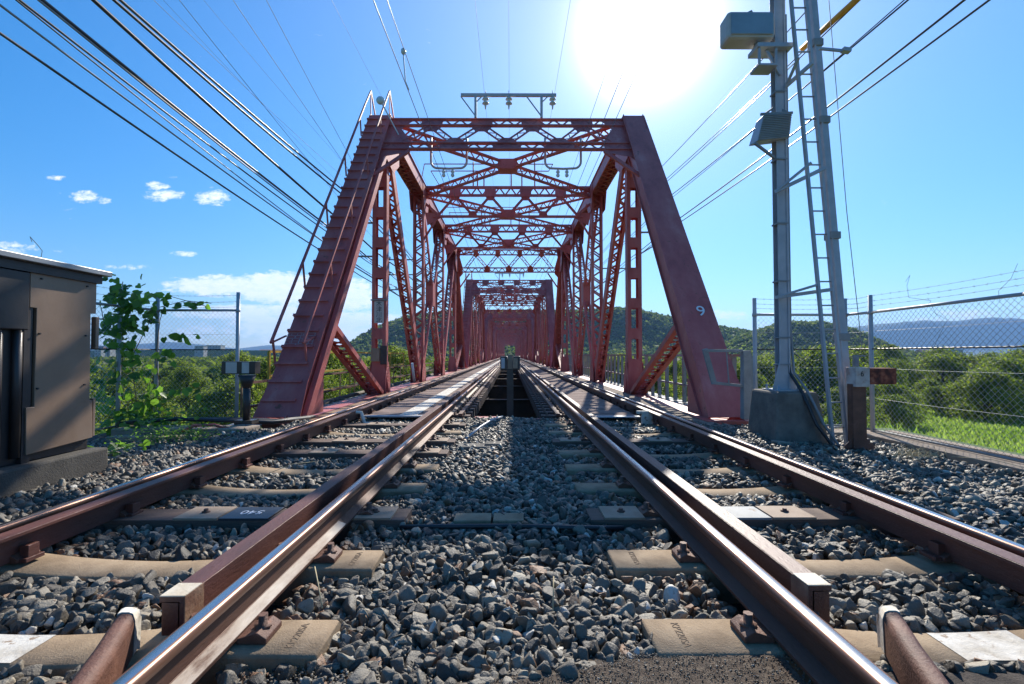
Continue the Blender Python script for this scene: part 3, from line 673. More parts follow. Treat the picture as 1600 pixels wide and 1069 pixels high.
for side, xc, rr in (('left', XCL, (RAILS['Lo'], RAILS['Li'])), ('right', XCR, (RAILS['Ri'], RAILS['Ro']))):
    base = {m: make_sleeper(m, xc, rr, 0) for m in ('conc', 'pad')}; first = {'conc': True, 'pad': True}
    md = modes if side == 'left' else ['conc', 'conc', 'pad', 'conc', 'conc', 'conc', 'pad', 'conc', 'conc']
    for i, y in enumerate(SLY):
        m = md[i]; s = base[m] if (m not in md[i + 1:]) else copy_tree(base[m]); s.location.y = y
        what = {'conc': 'tan concrete sleeper', 'pad': 'brown sleeper with tan pads'}[m]
        tag(s, f'{what}, {ordn[i]} from the camera under the {side}-hand track', 'sleeper', 'sleepers in the ballast')
        if i == 0:
            sx = -1 if side == 'left' else 1
            text('KP220SA', .042, M['letter'], s, (-sx * 1.07, 0, -.1725), (0, 0, math.pi / 2 * (1 if side == 'left' else -1)), 'embossed_lettering', .002)
            b = MB(); x0 = sx * .32; x1 = sx * .06
            b.box(min(x0, x1), max(x0, x1), -.096, .096, -.213, -.2125 + .004); 
            x0 = sx * -.05; x1 = sx * .33
            q = MB(); a0 = -.26 if side == 'left' else -.05
            for j in range(6):
                xa = a0 + j * .055; za = lambda x: -.172 - .048 * (1 - min(1, abs(x / 1.19) / .62) ** 2.2) + .0025
                wy = lambda x: .12 * (.82 + .18 * min(1, abs(x / 1.19) / .6)) - .014
                q.add([(xa, -wy(xa), za(xa)), (xa + .055, -wy(xa + .055), za(xa + .055)), (xa + .055, wy(xa + .055), za(xa + .055)), (xa, wy(xa), za(xa))], [(0, 1, 2, 3)])
            q.build('white_painted_band', M['white'], s)
        if i == 1:
            sx = -1 if side == 'left' else 1
            text('KP220SA', .042, M['letter'], s, (-sx * 1.07, 0, -.1725), (0, 0, math.pi / 2 * (1 if side == 'left' else -1)), 'embossed_lettering', .002)
        if i == 2:
            b = MB(); x0, x1 = (.0, .32) if side == 'left' else (-.26, -.03)
            b.box(x0, x1, -.116, .116, -.170, -.155); p = b.build('marker_plate', M['black'] if side == 'left' else M['galvdk'], s, bevel=.003)
            if side == 'left': text('540', .10, M['whiteink'], p, ((x0 + x1) / 2, 0, -.1535), (0, 0, math.pi), 'painted_number', .001)
# tan block in the middle between the tracks
b = MB()
for x0, x1 in ((-.365, -.125), (-.11, .09)): b.box(x0, x1, 3.07, 3.22, -.26, -.165)
o = b.build('cable_trough_lid', M['conc'], bevel=.006); tag(o, 'narrow tan block lying in the ballast between the tracks', 'trough lid')
b = MB(); b.tube([(-.70, 3.05, -.20), (-.4, 3.02, -.185), (0, 3.04, -.19), (.35, 3.0, -.185), (.72, 3.03, -.20)], .016, 8)
tag(b.build('ground_cable', M['blackrub']), 'black cable lying across the ballast between the tracks', 'cable')
b = MB(); b.tube([(-.58, 6.2, -.2), (-.42, 6.7, -.12), (-.28, 7.3, -.10), (-.13, 8.0, -.14)], .016, 8)
tag(b.build('conduit_pipe', M['galv']), 'pale bent conduit rising to the bridge end between the tracks', 'pipe')
b = MB(); b.box(-.62, -.16, 5.55, 5.78, -.27, -.175); b.box(-.30, -.06, 5.62, 5.80, -.27, -.155)
tag(b.build('cable_trough_lid', M['concgrey'], bevel=.012), 'grey slab half buried in ballast left of the track middle', 'trough lid')

# ================================================================== BRIDGE
XB = -.10; HB = 4.13; Y0 = 8.9; PN = 6.5; SPAN = 33.8; NSPAN = 10
ZBASE = -.30; ZT = 8.47
def lace(b, p0, p1, wx, dy, out, pitch=None, double=False, face=(1, -1), flat=.065):
    """lacing bars on the two faces of a member; wx across X, dy across the other direction `out`"""
    p0 = Vector(p0); p1 = Vector(p1); L = (p1 - p0).length; d = (p1 - p0) / L; out = Vector(out).normalized()
    pitch = pitch or wx * .62; n = max(2, int(L / pitch)); X = Vector((1, 0, 0))
    for s in face:
        o = out * (s * dy / 2)
        for i in range(n):
            a = p0 + d * (L * i / n) + o; c = p0 + d * (L * (i + 1) / n) + o; e = (wx / 2 - .03) * (1 if i % 2 else -1)
            b.bar(a + X * e, c - X * e, flat, .012, out, 1)
            if double: b.bar(a - X * e + out * .006 * s, c + X * e + out * .006 * s, flat, .012, out, 1)
def channels(b, p0, p1, wx, dy, out, t=.075):
    p0 = Vector(p0); p1 = Vector(p1); d = (p1 - p0).normalized(); out = Vector(out).normalized(); X = Vector((1, 0, 0))
    for s in (-1, 1):
        q = X * (s * (wx / 2 - .008)); b.bar(p0 + q, p1 + q, .016, dy, out)                       # web plate
        for e in (-1, 1):
            r = X * (s * (wx / 2 - t / 2 - .016)) + out * (e * (dy / 2 - .008)); b.bar(p0 + r, p1 + r, t, .016, out)  # flanges turned in
def outv(p0, p1):
    d = (Vector(p1) - Vector(p0)).normalized(); return d.cross(Vector((1, 0, 0))).normalized()
def laced_member(p0, p1, wx=.46, dy=.34, double=False, pitch=None, flat=.065, t=.075):
    b = MB(); o = outv(p0, p1); channels(b, p0, p1, wx, dy, o, t); lace(b, p0, p1, wx, dy - .02, o, pitch, double, flat=flat); return b
def battened(p0, p1, wx=.46, dy=.30, pitch=.95, plate=.34):
    b = MB(); o = outv(p0, p1); channels(b, p0, p1, wx, dy, o, .10); p0 = Vector(p0); p1 = Vector(p1); L = (p1 - p0).length; d = (p1 - p0) / L
    n = int(L / pitch)
    for i in range(n + 1):
        c = p0 + d * (L * i / n)
        for e in (-1, 1):
            q = o * (e * (dy / 2 + .004)); b.bar(c - d * plate / 2 + q, c + d * plate / 2 + q, wx - .05, .012, o, 0)
    return b
def lattice(b, p0, p1, up, depth, cw=.10, ch=.07, pitch=None, zt=.05, th=.012, double=False):
    p0 = Vector(p0); p1 = Vector(p1); up = Vector(up).normalized(); L = (p1 - p0).length; d = (p1 - p0) / L; s = d.cross(up).normalized(); up2 = s.cross(d)
    a = up2 * (depth / 2 - ch / 2)
    b.bar(p0 + a, p1 + a, cw, ch, up2); b.bar(p0 - a, p1 - a, cw, ch, up2)
    n = max(4, int(L / (pitch or depth * .62))); iu = up2 * (depth / 2 - ch * .6)
    for k in range(n):
        sg = 1 if k % 2 else -1; x0 = p0 + d * (L * k / n); x1 = p0 + d * (L * (k + 1) / n)
        b.bar(x0 + iu * sg, x1 - iu * sg, th, zt, (x1 - iu * sg - x0 - iu * sg).cross(s), 1)
        if double: b.bar(x0 - iu * sg + s * .015, x1 + iu * sg + s * .015, th, zt, (x1 - x0).cross(s), 1)
def nodeT(k): return k * PN
def plate_poly(b, poly_yz, x, t=.014):
    b.prism([(x - t / 2, y, z) for y, z in poly_yz], (t, 0, 0))
def rivets(b, p0, p1, n, out, r=.014, mi=0):
    p0 = Vector(p0); p1 = Vector(p1); out = Vector(out).normalized(); u = (p1 - p0).normalized(); v = out.cross(u)
    for i in range(n):
        c = p0 + (p1 - p0) * ((i + .5) / n); vs = [c + u * math.cos(a) * r + v * math.sin(a) * r for a in [k * math.pi / 3 for k in range(6)]]
        ws = [c + out * r * .6 + (q - c) * .5 for q in vs]
        b.add(vs + ws, [(6, 7, 8, 9, 10, 11)] + [(k, (k + 1) % 6, 6 + (k + 1) % 6, 6 + k) for k in range(6)], mi)

def make_span():
    root = empty('truss_bridge_span', (XB, Y0, 0)); R2 = [M['red'], M['redlat']]
    # ---- two trusses
    for s in (-1, 1):
        X = s * HB
        def P(y, z): return Vector((X, y, z))
        L = [P(nodeT(k), -.62) for k in range(6)]; T = {k: P(nodeT(k), ZT) for k in range(1, 5)}
        for (a, c, dirn) in ((0, 1, 1), (5, 4, -1)):
            b = MB(); p0 = P(nodeT(a) , ZBASE); p1 = P(nodeT(c), ZT); o = outv(p0, p1)
            if o.z < 0: o = -o
            w = .72; dy = .46
            for e in (-1, 1): b.bar(p0 + Vector((e * (w / 2 - .06), 0, 0)), p1 + Vector((e * (w / 2 - .06), 0, 0)), .02, dy, o)
            b.bar(p0 + o * (dy / 2 + .008), p1 + o * (dy / 2 + .008) + (p1 - p0).normalized() * .12, w, .016, o)
            for e in (-1, 1):
                b.bar(p0 + Vector((e * (w / 2 - .05), 0, 0)) - o * (dy / 2), p1 + Vector((e * (w / 2 - .05), 0, 0)) - o * (dy / 2), .10, .016, o)
                if dirn == 1:
                    q = Vector((e * (w / 2 - .05), 0, 0)) + o * (dy / 2 + .016); rivets(b, p0 + q, p1 + q, 78, o)
            lace(b, p0, p1, w - .04, dy, o, .45, True, (-1,), .06)
            # flared foot
            d = (p1 - p0).normalized(); f0 = p0 + o * (dy / 2 + .02)
            b.prism([f0 + Vector((-w / 2 - .07, 0, 0)) - d * .12, f0 + Vector((w / 2 + .07, 0, 0)) - d * .12, f0 + Vector((w / 2 + .003, 0, 0)) + d * .7, f0 + Vector((-w / 2 - .003, 0, 0)) + d * .7], o * .014)
            b.box(X - .52, X + .52, nodeT(a) - .45, nodeT(a) + .35, ZBASE - .04, ZBASE + .012)
            for e in (-1, 1): b.prism([(X + e * (w / 2 - .07), nodeT(a) - .05 * dirn, ZBASE), (X + e * (w / 2 - .07), nodeT(a) + 1.1 * dirn, ZBASE), (X + e * (w / 2 - .07), nodeT(a) + 1.1 * dirn, ZBASE + .7)], (.015, 0, 0))
            b.prism([(X + .17, nodeT(a) - .42 * dirn, ZBASE + .01), (X + .17, nodeT(a) - .02 * dirn, ZBASE + .01), (X + .17, nodeT(a) + .06 * dirn, ZBASE + .30)], (.015, 0, 0))
            ep = b.build('end_post', R2, root)
            if s == -1 and dirn == 1:      # climbing angles riveted across the left post, and its two handrails
                b = MB(); n = 26
                for i in range(n):
                    cc = p0 + (p1 - p0) * ((i + .55) / n) + o * (dy / 2 + .03) + Vector((-.05, 0, 0))
                    b = MB()
                    b.bar(cc + Vector((-.33, 0, 0)), cc + Vector((.31, 0, 0)), .012, .07, Vector((0, 0, 1)))
                    b.bar(cc + Vector((-.33, 0, 0)) + o * .03, cc + Vector((.31, 0, 0)) + o * .03, .06, .012, o)
                    b.build('climbing_step', R2, ep)
                b = MB(); cc = Vector((.40, 0, 0)) - o * .02
                b.bar(p0 + cc, p1 + cc, .10, .20, o); b.build('edge_channel', R2, ep)
                for xo in (-.40, .22):
                    b = MB(); q = Vector((xo, 0, 0)) + o * .62; A = p0 + (p1 - p0) * .12 + q; B = p1 + q + (p1 - p0).normalized() * .05
                    b.bar(A, B, .045, .045, o)
                    for i in range(5):
                        cc = p0 + (p1 - p0) * (.13 + .2 * i) + Vector((xo, 0, 0)); b.bar(cc + o * .62, cc + o * .2 - d * .35, .035, .035, (1, 0, 0))
                    b.bar(A, A - o * .4 + d * .5, .03, .03, (1, 0, 0))
                    C = p1 + Vector((xo, .15, 1.2)); b.bar(B, C, .04, .04, (1, 0, 0)); b.bar(C, p1 + Vector((xo, 1.1, .15)), .04, .04, (1, 0, 0)); b.bar(C, C + Vector((0, 0, -1.0)), .03, .03, (1, 0, 0))
                    b.build('handrail', R2, ep)
            # sub strut from the post down to the first hanger
            q0 = p0 + (p1 - p0) * .235 - o * .1; q1 = P(nodeT(c) - dirn * .45, ZBASE)
            laced_member(q1, q0, .50, .13, False, .24, .06, .11).build('sub_strut', R2, root)
        # hangers and verticals
        for k in (1, 4):
            b = battened((X, nodeT(k), ZBASE - .1), (X, nodeT(k), ZT), .46, .30, .9, .34)
            b.prism([(X - .36, nodeT(k) - .17, ZBASE), (X + .36, nodeT(k) - .17, ZBASE), (X + .23, nodeT(k) - .17, ZBASE + .75), (X - .23, nodeT(k) - .17, ZBASE + .75)], (0, .014, 0))
            b.build('hanger', R2, root)
        for k in (2, 3):
            laced_member((X, nodeT(k), ZBASE - .1), (X, nodeT(k), ZT), .50, .36, False, .30, .065).build('vertical_post', R2, root)
        for (a, c) in ((1, 2), (4, 3)):
            laced_member((X, nodeT(c) - (.1 if c == 2 else -.1), ZBASE - .1), (X, nodeT(a), ZT - .1), .40, .40, False, .26, .07).build('diagonal', R2, root)
        b = MB(); m0 = P((nodeT(2) + nodeT(3)) / 2, (ZT + ZBASE) / 2)
        for (ya, za, yb, zb) in ((nodeT(2), ZBASE, nodeT(3), ZT), (nodeT(3), ZBASE, nodeT(2), ZT)):
            p0, p1 = P(ya, za), P(yb, zb); o = outv(p0, p1); d = (p1 - p0).normalized()
            for sa, sb in ((p0, m0 - d * .45), (m0 + d * .45, p1)):
                channels(b, sa, sb, .34, .22, o, .06); lace(b, sa, sb, .34, .2, o, .28, False, flat=.04)
        b.box(X - .19, X + .19, m0.y - .42, m0.y + .42, m0.z - .62, m0.z + .62); b.build('crossed_counter_brace', R2, root)
        # top chord: plates on top and sides, laced underneath
        b = MB(); p0, p1 = P(nodeT(1), ZT), P(nodeT(4), ZT)
        for e in (-1, 1): b.bar(p0 + Vector((e * .27, 0, 0)), p1 + Vector((e * .27, 0, 0)), .06, .46, (0, 0, 1))
        b.bar(p0 + Vector((0, 0, .24)), p1 + Vector((0, 0, .24)), .70, .018, (0, 0, 1))
        lace(b, p0, p1, .56, .46, (0, 0, 1), .42, True, (-1,), .06)
        b.build('top_chord', R2, root)
        b = MB(); b.bar(P(-.3, -.62), P(nodeT(5) + .3, -.62), .5, .55, (0, 0, 1)); b.build('bottom_chord', R2, root)
        # gusset plates
        for k in range(1, 5):
            b = MB()
            for e in (-1, 1):
                x = X + e * .315; y = nodeT(k)
                if k in (1, 4):
                    g = 1 if k == 1 else -1; poly = [(y - g * 1.0, ZT - .95), (y - g * .55, ZT - 1.35), (y + g * .35, ZT - 1.5), (y + g * 1.15, ZT - .95), (y + g * 1.0, ZT + .22), (y - g * .12, ZT + .30)]
                else: poly = [(y - .75, ZT - .25), (y - .45, ZT - .95), (y + .45, ZT - .95), (y + .75, ZT - .25), (y + .75, ZT + .2), (y - .75, ZT + .2)]
                plate_poly(b, poly, x)
                for yy in np.arange(-.6, .61, .15): rivets(b, (x - e * 0 + e * .008, y + yy, ZT - .15), (x + e * .008, y + yy, ZT - .16), 1, (e, 0, 0), .014)
            b.build('gusset_plate', R2, root)
            b = MB()
            for e in (-1, 1):
                x = X + e * .262; y = nodeT(k); q = .55 if k in (2, 3) else .35
                plate_poly(b, [(y - q, ZBASE - .2), (y + q, ZBASE - .2), (y + q * .8, ZBASE + .45), (y + q * .3, ZBASE + .95), (y - q * .3, ZBASE + .95), (y - q * .8, ZBASE + .45)], x)
                for zz in np.arange(.05, .85, .11): rivets(b, (x + e * .008, y - q * .25, ZBASE + zz), (x + e * .008, y + q * .25, ZBASE + zz), 3, (e, 0, 0), .013)
            b.build('foot_gusset', R2, root)
    # ---- W-braced portal frames in the plane of the end posts
    XI = HB - .30
    def wframe(b, top_, bot_, tw, upv, fr=(0, 1, 0), dw=.11, gus=.36, heavy=1.0):
        """top_/bot_: functions x -> point. W bracing between two beams with gusset plates"""
        tops = [-2.45, -.82, .82, 2.45]; bots = [-3.25, -1.64, 0, 1.64, 3.25]
        seq = sorted([(x, 'b') for x in bots] + [(x, 't') for x in tops])
        up = Vector(upv)
        for (xa, ka), (xb, kb) in zip(seq[:-1], seq[1:]):
            pa = (top_ if ka == 't' else bot_)(xa); pb = (top_ if kb == 't' else bot_)(xb)
            nrm = Vector(fr); dd = (pb - pa).normalized(); s_ = dd.cross(nrm).normalized()
            for e in (-1, 1): b.bar(pa + s_ * e * dw * .5, pb + s_ * e * dw * .5, .03, .035 * heavy, s_ , 0)
            n = max(3, int((pb - pa).length / .22))
            for i in range(n):
                u = pa + (pb - pa) * (i / n); v = pa + (pb - pa) * ((i + 1) / n); e = 1 if i % 2 else -1
                b.bar(u + s_ * e * dw * .5, v - s_ * e * dw * .5, .01, .03, nrm.cross(v - u), 1)
        for x in tops:
            p = top_(x); b.prism([p + Vector((-gus, 0, 0)) + up * .1, p + Vector((gus, 0, 0)) + up * .1, p + Vector((gus * .95, 0, 0)) - up * (.5 * gus), p + Vector((gus * .5, 0, 0)) - up * (1.05 * gus), p + Vector((-gus * .5, 0, 0)) - up * (1.05 * gus), p + Vector((-gus * .95, 0, 0)) - up * (.5 * gus)], Vector(fr) * .014)
        for x in bots[1:-1]:
            p = bot_(x); b.prism([p + Vector((-gus, 0, 0)) - up * .1, p + Vector((gus, 0, 0)) - up * .1, p + Vector((gus * .9, 0, 0)) + up * (.5 * gus), p + Vector((gus * .45, 0, 0)) + up * (1.05 * gus), p + Vector((-gus * .45, 0, 0)) + up * (1.05 * gus), p + Vector((-gus * .9, 0, 0)) + up * (.5 * gus)], Vector(fr) * .014)
    for (k, g) in ((1, 1), (4, -1)):
        yT = nodeT(k); sl = PN / (ZT - ZBASE)
        def on(x, z): return Vector((x, yT - g * (ZT - z) * sl - g * .10, z))
        nrm = Vector((0, g * 1, 0))
        up = (on(0, 8) - on(0, 7)).normalized()
        b = MB()
        lattice(b, on(-XI, 8.48), on(XI, 8.48), up, .46, .09, .07, .25, .06, .012)
        lattice(b, on(-XI, 7.32), on(XI, 7.32), up, .42, .09, .07, .25, .06, .012)
        gw = .44 if k == 1 else .22
        for bx in (-1.64, 0, 1.64): b.prism([on(bx - gw, 7.16), on(bx + gw, 7.16), on(bx + gw, 7.48), on(bx - gw, 7.48)], Vector((0, .012, 0)))
        for bx in (-2.45, -.82, .82, 2.45): b.prism([on(bx - gw * .8, 8.3), on(bx + gw * .8, 8.3), on(bx + gw * .8, 8.66), on(bx - gw * .8, 8.66)], Vector((0, .012, 0)))
        wframe(b, lambda x: on(x, 8.32), lambda x: on(x, 7.46), None, up, up.cross(Vector((1, 0, 0))), .20, .32 if k == 1 else .17, 1.5)
        for s in (-1, 1):
            # large corner brackets
            cq = .75 if k == 1 else .30
            b.prism([on(s * XI, 8.7), on(s * (XI - cq), 8.7), on(s * (XI - cq * .6), 8.15), on(s * (XI - cq * 1.1), 7.55), on(s * (XI - cq * 1.1), 7.06), on(s * (XI - .1), 6.85), on(s * XI, 6.7)][::s], Vector((0, .016, 0)))
            if k == 1:
                for q in range(9): rivets(b, on(s * (XI - .62 + .02 * q), 8.6 - .17 * q) - Vector((0, .002, 0)), on(s * (XI - .12), 8.6 - .17 * q) - Vector((0, .002, 0)), 5, (0, -1, 0), .016)
            A, B_ = on(s * (XI - .85), 7.10), on(s * (XI + .02), 6.05); b.bar(A, B_, .09, .09, (0, 1, 0))
        b.build('portal_frame', R2, root)
    for k in (2, 3):
        y = nodeT(k); b = MB()
        lattice(b, (-XI, y, 8.50), (XI, y, 8.50), (0, 0, 1), .48, .12, .10, .26, .065, .012)
        b.bar((-3.5, y, 7.32), (3.5, y, 7.32), .12, .10, (0, 0, 1)); b.bar((-XI, y, 8.68), (XI, y, 8.68), .10, .12, (0, 0, 1))
        for bx in (-2.45, -.82, .82, 2.45): b.box(bx - .26, bx + .26, y - .075, y - .062, 8.24, 8.70)
        wframe(b, lambda x: Vector((x, y, 8.30)), lambda x: Vector((x, y, 7.36)), None, (0, 0, 1), (0, 1, 0), .045, .21, 2.0)
        for s in (-1, 1):
            b.bar((s * 3.15, y, 7.32), (s * (HB - .2), y, 8.0), .10, .10, (0, 1, 0)); b.bar((s * 3.25, y, 7.3), (s * (HB - .22), y, 6.25), .08, .08, (0, 1, 0))
            b.prism([(s * 3.1, y, 7.27), (s * 3.75, y, 6.9), (s * 3.85, y, 7.5), (s * 3.3, y, 7.5)][::s], (0, .015, 0))
        b.build('sway_frame', R2, root)
    for k in (1, 2, 3):
        b = MB()
        for s in (-1, 1):
            lattice(b, (-s * XI, nodeT(k), 8.38 - .02 * s), (s * XI, nodeT(k + 1), 8.38 - .02 * s), (0, 0, 1), .34, .16, .055, .24, .055, .01)
        yc = (nodeT(k) + nodeT(k + 1)) / 2; b.box(-.38, .38, yc - .3, yc + .3, 8.18, 8.57)
        b.build('lateral_brace', R2, root)
    # ---- floor: cross girders and stringers under the tracks
    for k in range(6):
        b = MB(); y = nodeT(k); b.box(-HB, HB, y - .012, y + .012, -1.35, -.56); b.box(-HB, HB, y - .15, y + .15, -.575, -.555); b.box(-HB, HB, y - .15, y + .15, -1.36, -1.34)
        b.build('floor_beam', M['darksteel'], root)
    for xr in RAILS.values():
        b = MB(); x = xr - XB; b.box(x - .012, x + .012, -.5, 33.0, -1.0, -.40); b.box(x - .13, x + .13, -.5, 33.0, -.405, -.385); b.box(x - .13, x + .13, -.5, 33.0, -1.01, -.99)
        b.build('stringer', M['darksteel'], root)
    return root
span1 = make_span()
span1.location.y = Y0
ords = ['nearest', 'second', 'third', 'fourth', 'fifth', 'sixth', 'seventh', 'eighth', 'ninth', 'last and farthest']
tag(span1, 'nearest red steel truss span, carrying the white figure 9 and the climbing post', 'bridge span', 'red truss spans of the bridge')
for i in range(1, NSPAN):
    if i < 5: c = copy_tree(span1)
    else:
        if i == 5:          # spans too far to show their parts: one merged mesh each
            V = []; Fs = []; off = 0; mats = []; mb = MB()
            for ch in span1.children:
                if ch.type == 'MESH' and not ch.name.startswith(('floor', 'gusset', 'foot')):
                    bo = len(mb.v); me = ch.data; mb.v += [tuple(v.co) for v in me.vertices]
                    for p in me.polygons: mb.f.append(tuple(bo + q for q in p.vertices)); mb.m.append(0); mb.sm.append(False)
            far = mb.build('truss_bridge_span', M['red']); c = far
        else: c = far.copy(); COL.objects.link(c)
    c.location = (XB, Y0 + SPAN * i, 0)
    tag(c, f'{ords[i]} red steel truss span counted from the camera along the bridge' if i < 9 else 'last and farthest red truss span at the end of the bridge tunnel', 'bridge span', 'red truss spans of the bridge')
# the white figure 9 on the right-hand end post of the first span
d_ = Vector((0, PN, ZT - ZBASE)).normalized(); o_ = Vector((0, -d_.z, d_.y))
p = PY(1090, 499, 10.35)
t_ = (p.z - ZBASE) / (ZT - ZBASE)
pos = Vector((HB + .08, PN * t_, p.z)) + o_ * .262
text('9', .40, M['whiteink'], span1, pos, (math.atan2(d_.z, d_.y), 0, 0), 'painted_number', .002)
# faded inspection table painted low on the left-hand post
b = MB()
t0 = .155; base = Vector((-HB - .05, 0, ZBASE)) + Vector((0, PN, ZT - ZBASE)) * t0 + o_ * .262; U = d_
L_ = .30
def ln(x0, v0, x1, v1): b.bar(base + Vector((x0, 0, 0)) + U * v0, base + Vector((x1, 0, 0)) + U * v1, .008, .002, o_)
for v in (-.17, -.11, -.05, .02, .09, .16): ln(-.28, v, .26, v)
for x in (-.28, -.02, .26): ln(x, -.17, x, .16)
for i in range(14):
    x = -.24 + .035 * i + (.03 if i > 6 else 0); v = (-.14, -.08, -.015, .055, .125)[i % 5]; ln(x, v - .018, x, v + .018); ln(x - .01, v, x + .012, v + .01)
for i in range(10):
    x = -.22 + .048 * i; v = (.125, -.08, .055, -.14, -.015)[i % 5]; ln(x - .012, v, x + .014, v); ln(x, v - .016, x + .004, v + .016)
b.build('painted_table', M['chalk'], span1)

# deck plates between the rails, one plate per bay
def plates(name, x0, x1, y0, n, pitch, z, m, label, group, stripe=None, t=.012):
    b = MB(); b.box(x0, x1, .01, pitch - .01, z - t, z)
    for i in range(5): b.box(x0 + .02, x1 - .02, pitch * (i + .5) / 5 - .006, pitch * (i + .5) / 5 + .006, z - .002, z + .004)
    o = b.build(name, m, loc=(0, y0, 0)); tag(o, label, 'deck plate', group)
    if stripe:
        q = MB(); q.box(stripe[0], stripe[1], .0, pitch, z + .002, z + .010); q.build('white_strip', M['white'], o)
    for i in range(1, n):
        c = copy_tree(o); c.location.y = y0 + pitch * i; tag(c, label, 'deck plate', group)
    return o
plates('walkway_plate', -2.40, -1.40, 8.0, 100, 3.42, -.125, M['deck'], 'pink brown walkway plate with white strip between the left-hand rails', 'left walkway plates', (-1.86, -1.56))
plates('walkway_plate', 1.32, 2.12, 7.9, 100, 3.42, -.125, M['deck'], 'pink brown walkway plate between the right-hand rails on the bridge', 'right walkway plates')
plates('side_walkway_plate', -3.80, -2.98, 7.6, 50, 6.76, -.30, M['deckside'], 'rusty side walkway plate beside the left-hand track', 'left side walkway plates')
plates('side_walkway_plate', 2.74, 3.62, 7.3, 50, 6.76, -.30, M['decktan'], 'tan side walkway plate beside the right-hand track', 'right side walkway plates')
# bright edge plates where the walkways start
b = MB(); b.box(-2.45, -1.38, 7.90, 8.0, -.14, -.118); o = b.build('threshold_strip', M['galv']); tag(o, 'pale metal strip at the start of the left walkway', 'strip')
b = MB(); b.box(1.30, 2.14, 7.80, 7.9, -.14, -.118); o = b.build('threshold_strip', M['galv']); tag(o, 'pale metal strip at the start of the right walkway', 'strip')
b = MB(); b.box(2.10, 2.27, 7.55, 7.62, -.24, .0); b.box(2.02, 2.10, 7.55, 7.62, -.05, .0)
tag(b.build('end_stopper', M['white'], bevel=.008), 'white painted steel end block by the right walkway', 'end block')
b = MB(); b.tube([(-2.44, 7.55, -.02), (-2.36, 7.55, -.02), (-2.33, 7.55, -.12), (-2.30, 7.55, -.2), (-2.22, 7.55, -.2)], .03, 8)
tag(b.build('end_stopper', M['white']), 'white curled steel guard end by the left walkway', 'end block')

# bridge sleepers
def bridge_sleeper(xc, rr, side):
    root = empty('bridge_sleeper', (xc, 8.35, 0)); b = MB(); b.box(-1.18, 1.18, -.11, .11, -.385, -.165); b.build('timber_body', M['darkwood'], root, bevel=.005)
    for r in rr:
        for s in (-1, 1):
            q = MB(); x = r - xc + s * .11; q.box(x - .05, x + .05, -.09, .09, -.165, -.148); hexbolt(q, x, .03, -.148, .014, .035); hexbolt(q, x, -.04, -.148, .012, .03); q.build('rail_fastening', M['rust'], root)
    s = 1 if side == 'left' else -1
    q = MB(); hexbolt(q, s * 1.08, 0, -.165, .016, .05); q.build('hook_bolt', M['rust'], root)
    return root
for side, xc, rr in (('left', XCL, (RAILS['Lo'], RAILS['Li'])), ('right', XCR, (RAILS['Ri'], RAILS['Ro']))):
    p0 = bridge_sleeper(xc, rr, side)
    for i in range(150):
        c = p0 if i == 0 else copy_tree(p0); c.location.y = 8.35 + .5 * i
        tag(c, f'dark timber bridge sleeper under the {side}-hand track', 'sleeper', f'bridge sleepers of the {side}-hand track')
b = MB()
for xc in (XCL, XCR):
    for i in range(540):
        y = 8.35 + .5 * (150 + i)
        if y < YEND: b.box(xc - 1.18, xc + 1.18, y - .11, y + .11, -.385, -.165)
o = b.build('bridge_sleeper', M['darkwood']); tag(o, 'far dark timber sleepers merging into the distance on the bridge', 'sleepers', kind='stuff')
# long timbers beside the inner rails on the bridge
for x, lb in ((-.86, 'narrow dark spacer bar bolted along the sleepers right of the left track'), (.83, 'narrow dark spacer bar bolted along the sleepers left of the right track')):
    b = MB(); b.box(x - .035, x + .035, 8.2, YEND, -.165, -.12); tag(b.build('spacer_bar', M['rust']), lb, 'spacer bar')

# abutment, piers
b = MB(); b.box(-5.6, 5.4, 8.28, 8.75, -4.2, -.66); b.box(-1.1, 1.0, 8.22, 8.33, -4.0, -.28); o = b.build('bridge_abutment', M['concgrey'], bevel=.01)
tag(o, 'grey concrete abutment under the near end of the bridge', 'abutment')
b = MB(); b.box(-.62, .62, 8.16, 8.24, -.40, -.205); b.box(-.62, -.1, 8.24, 8.5, -.22, -.205)
tag(b.build('ballast_stop_beam', M['red'], bevel=.004), 'red brown beam holding back the ballast between the tracks', 'beam')
for i in range(1, NSPAN + 1):
    b = MB(); b.box(-5.4, 5.2, -.8, .8, -3.9, -1.4); b.box(-5.7, 5.5, -1.0, 1.0, -1.55, -1.3); o = b.build('bridge_pier', M['concgrey'], loc=(0, Y0 + SPAN * i - .65, 0))
    tag(o, f'concrete pier under the far end of the {ords[i-1]} span', 'pier', 'bridge piers')

# insulator gantries and pull-off loops on the portals
def gantry():
    root = empty('insulator_gantry', (XB, Y0 + PN - .22, 0)); z0 = 8.58; z = 9.28; dx = .05
    b = MB(); b.box(-1.50, 1.60, -.04, .04, z, z + .09)
    for x in (-1.02, 1.12):
        b.box(x - .04, x + .04, -.04, .04, z0, z); s = 1 if x > 0 else -1
        b.bar((x, 0, z0 + .05), (x + (-.48 if s < 0 else -.48), 0, z), .035, .035, (0, 1, 0)); b.bar((x + .04, 0, z - .16), (x + .2, 0, z), .03, .03, (0, 1, 0))
    b.build('cross_arm', M['bracket'], root)
    for x in (-.70, .06, 1.48):
        q = MB(); q.lathe([(.012, .20), (.012, .10)], (x, 0, z), 8, 0)
        q.lathe([(.02, .0), (.05, -.02), (.10, -.07), (.11, -.10), (.04, -.11), (.05, -.16), (.10, -.21), (.11, -.24), (.04, -.25), (.03, -.33), (.015, -.42)], (x, 0, z), 14, 1); q.build('insulator', [M['bracket'], M['porc']], root)
    return root
g0 = gantry(); tag(g0, 'pale insulator gantry on top of the nearest portal', 'insulator gantry', 'insulator gantries')
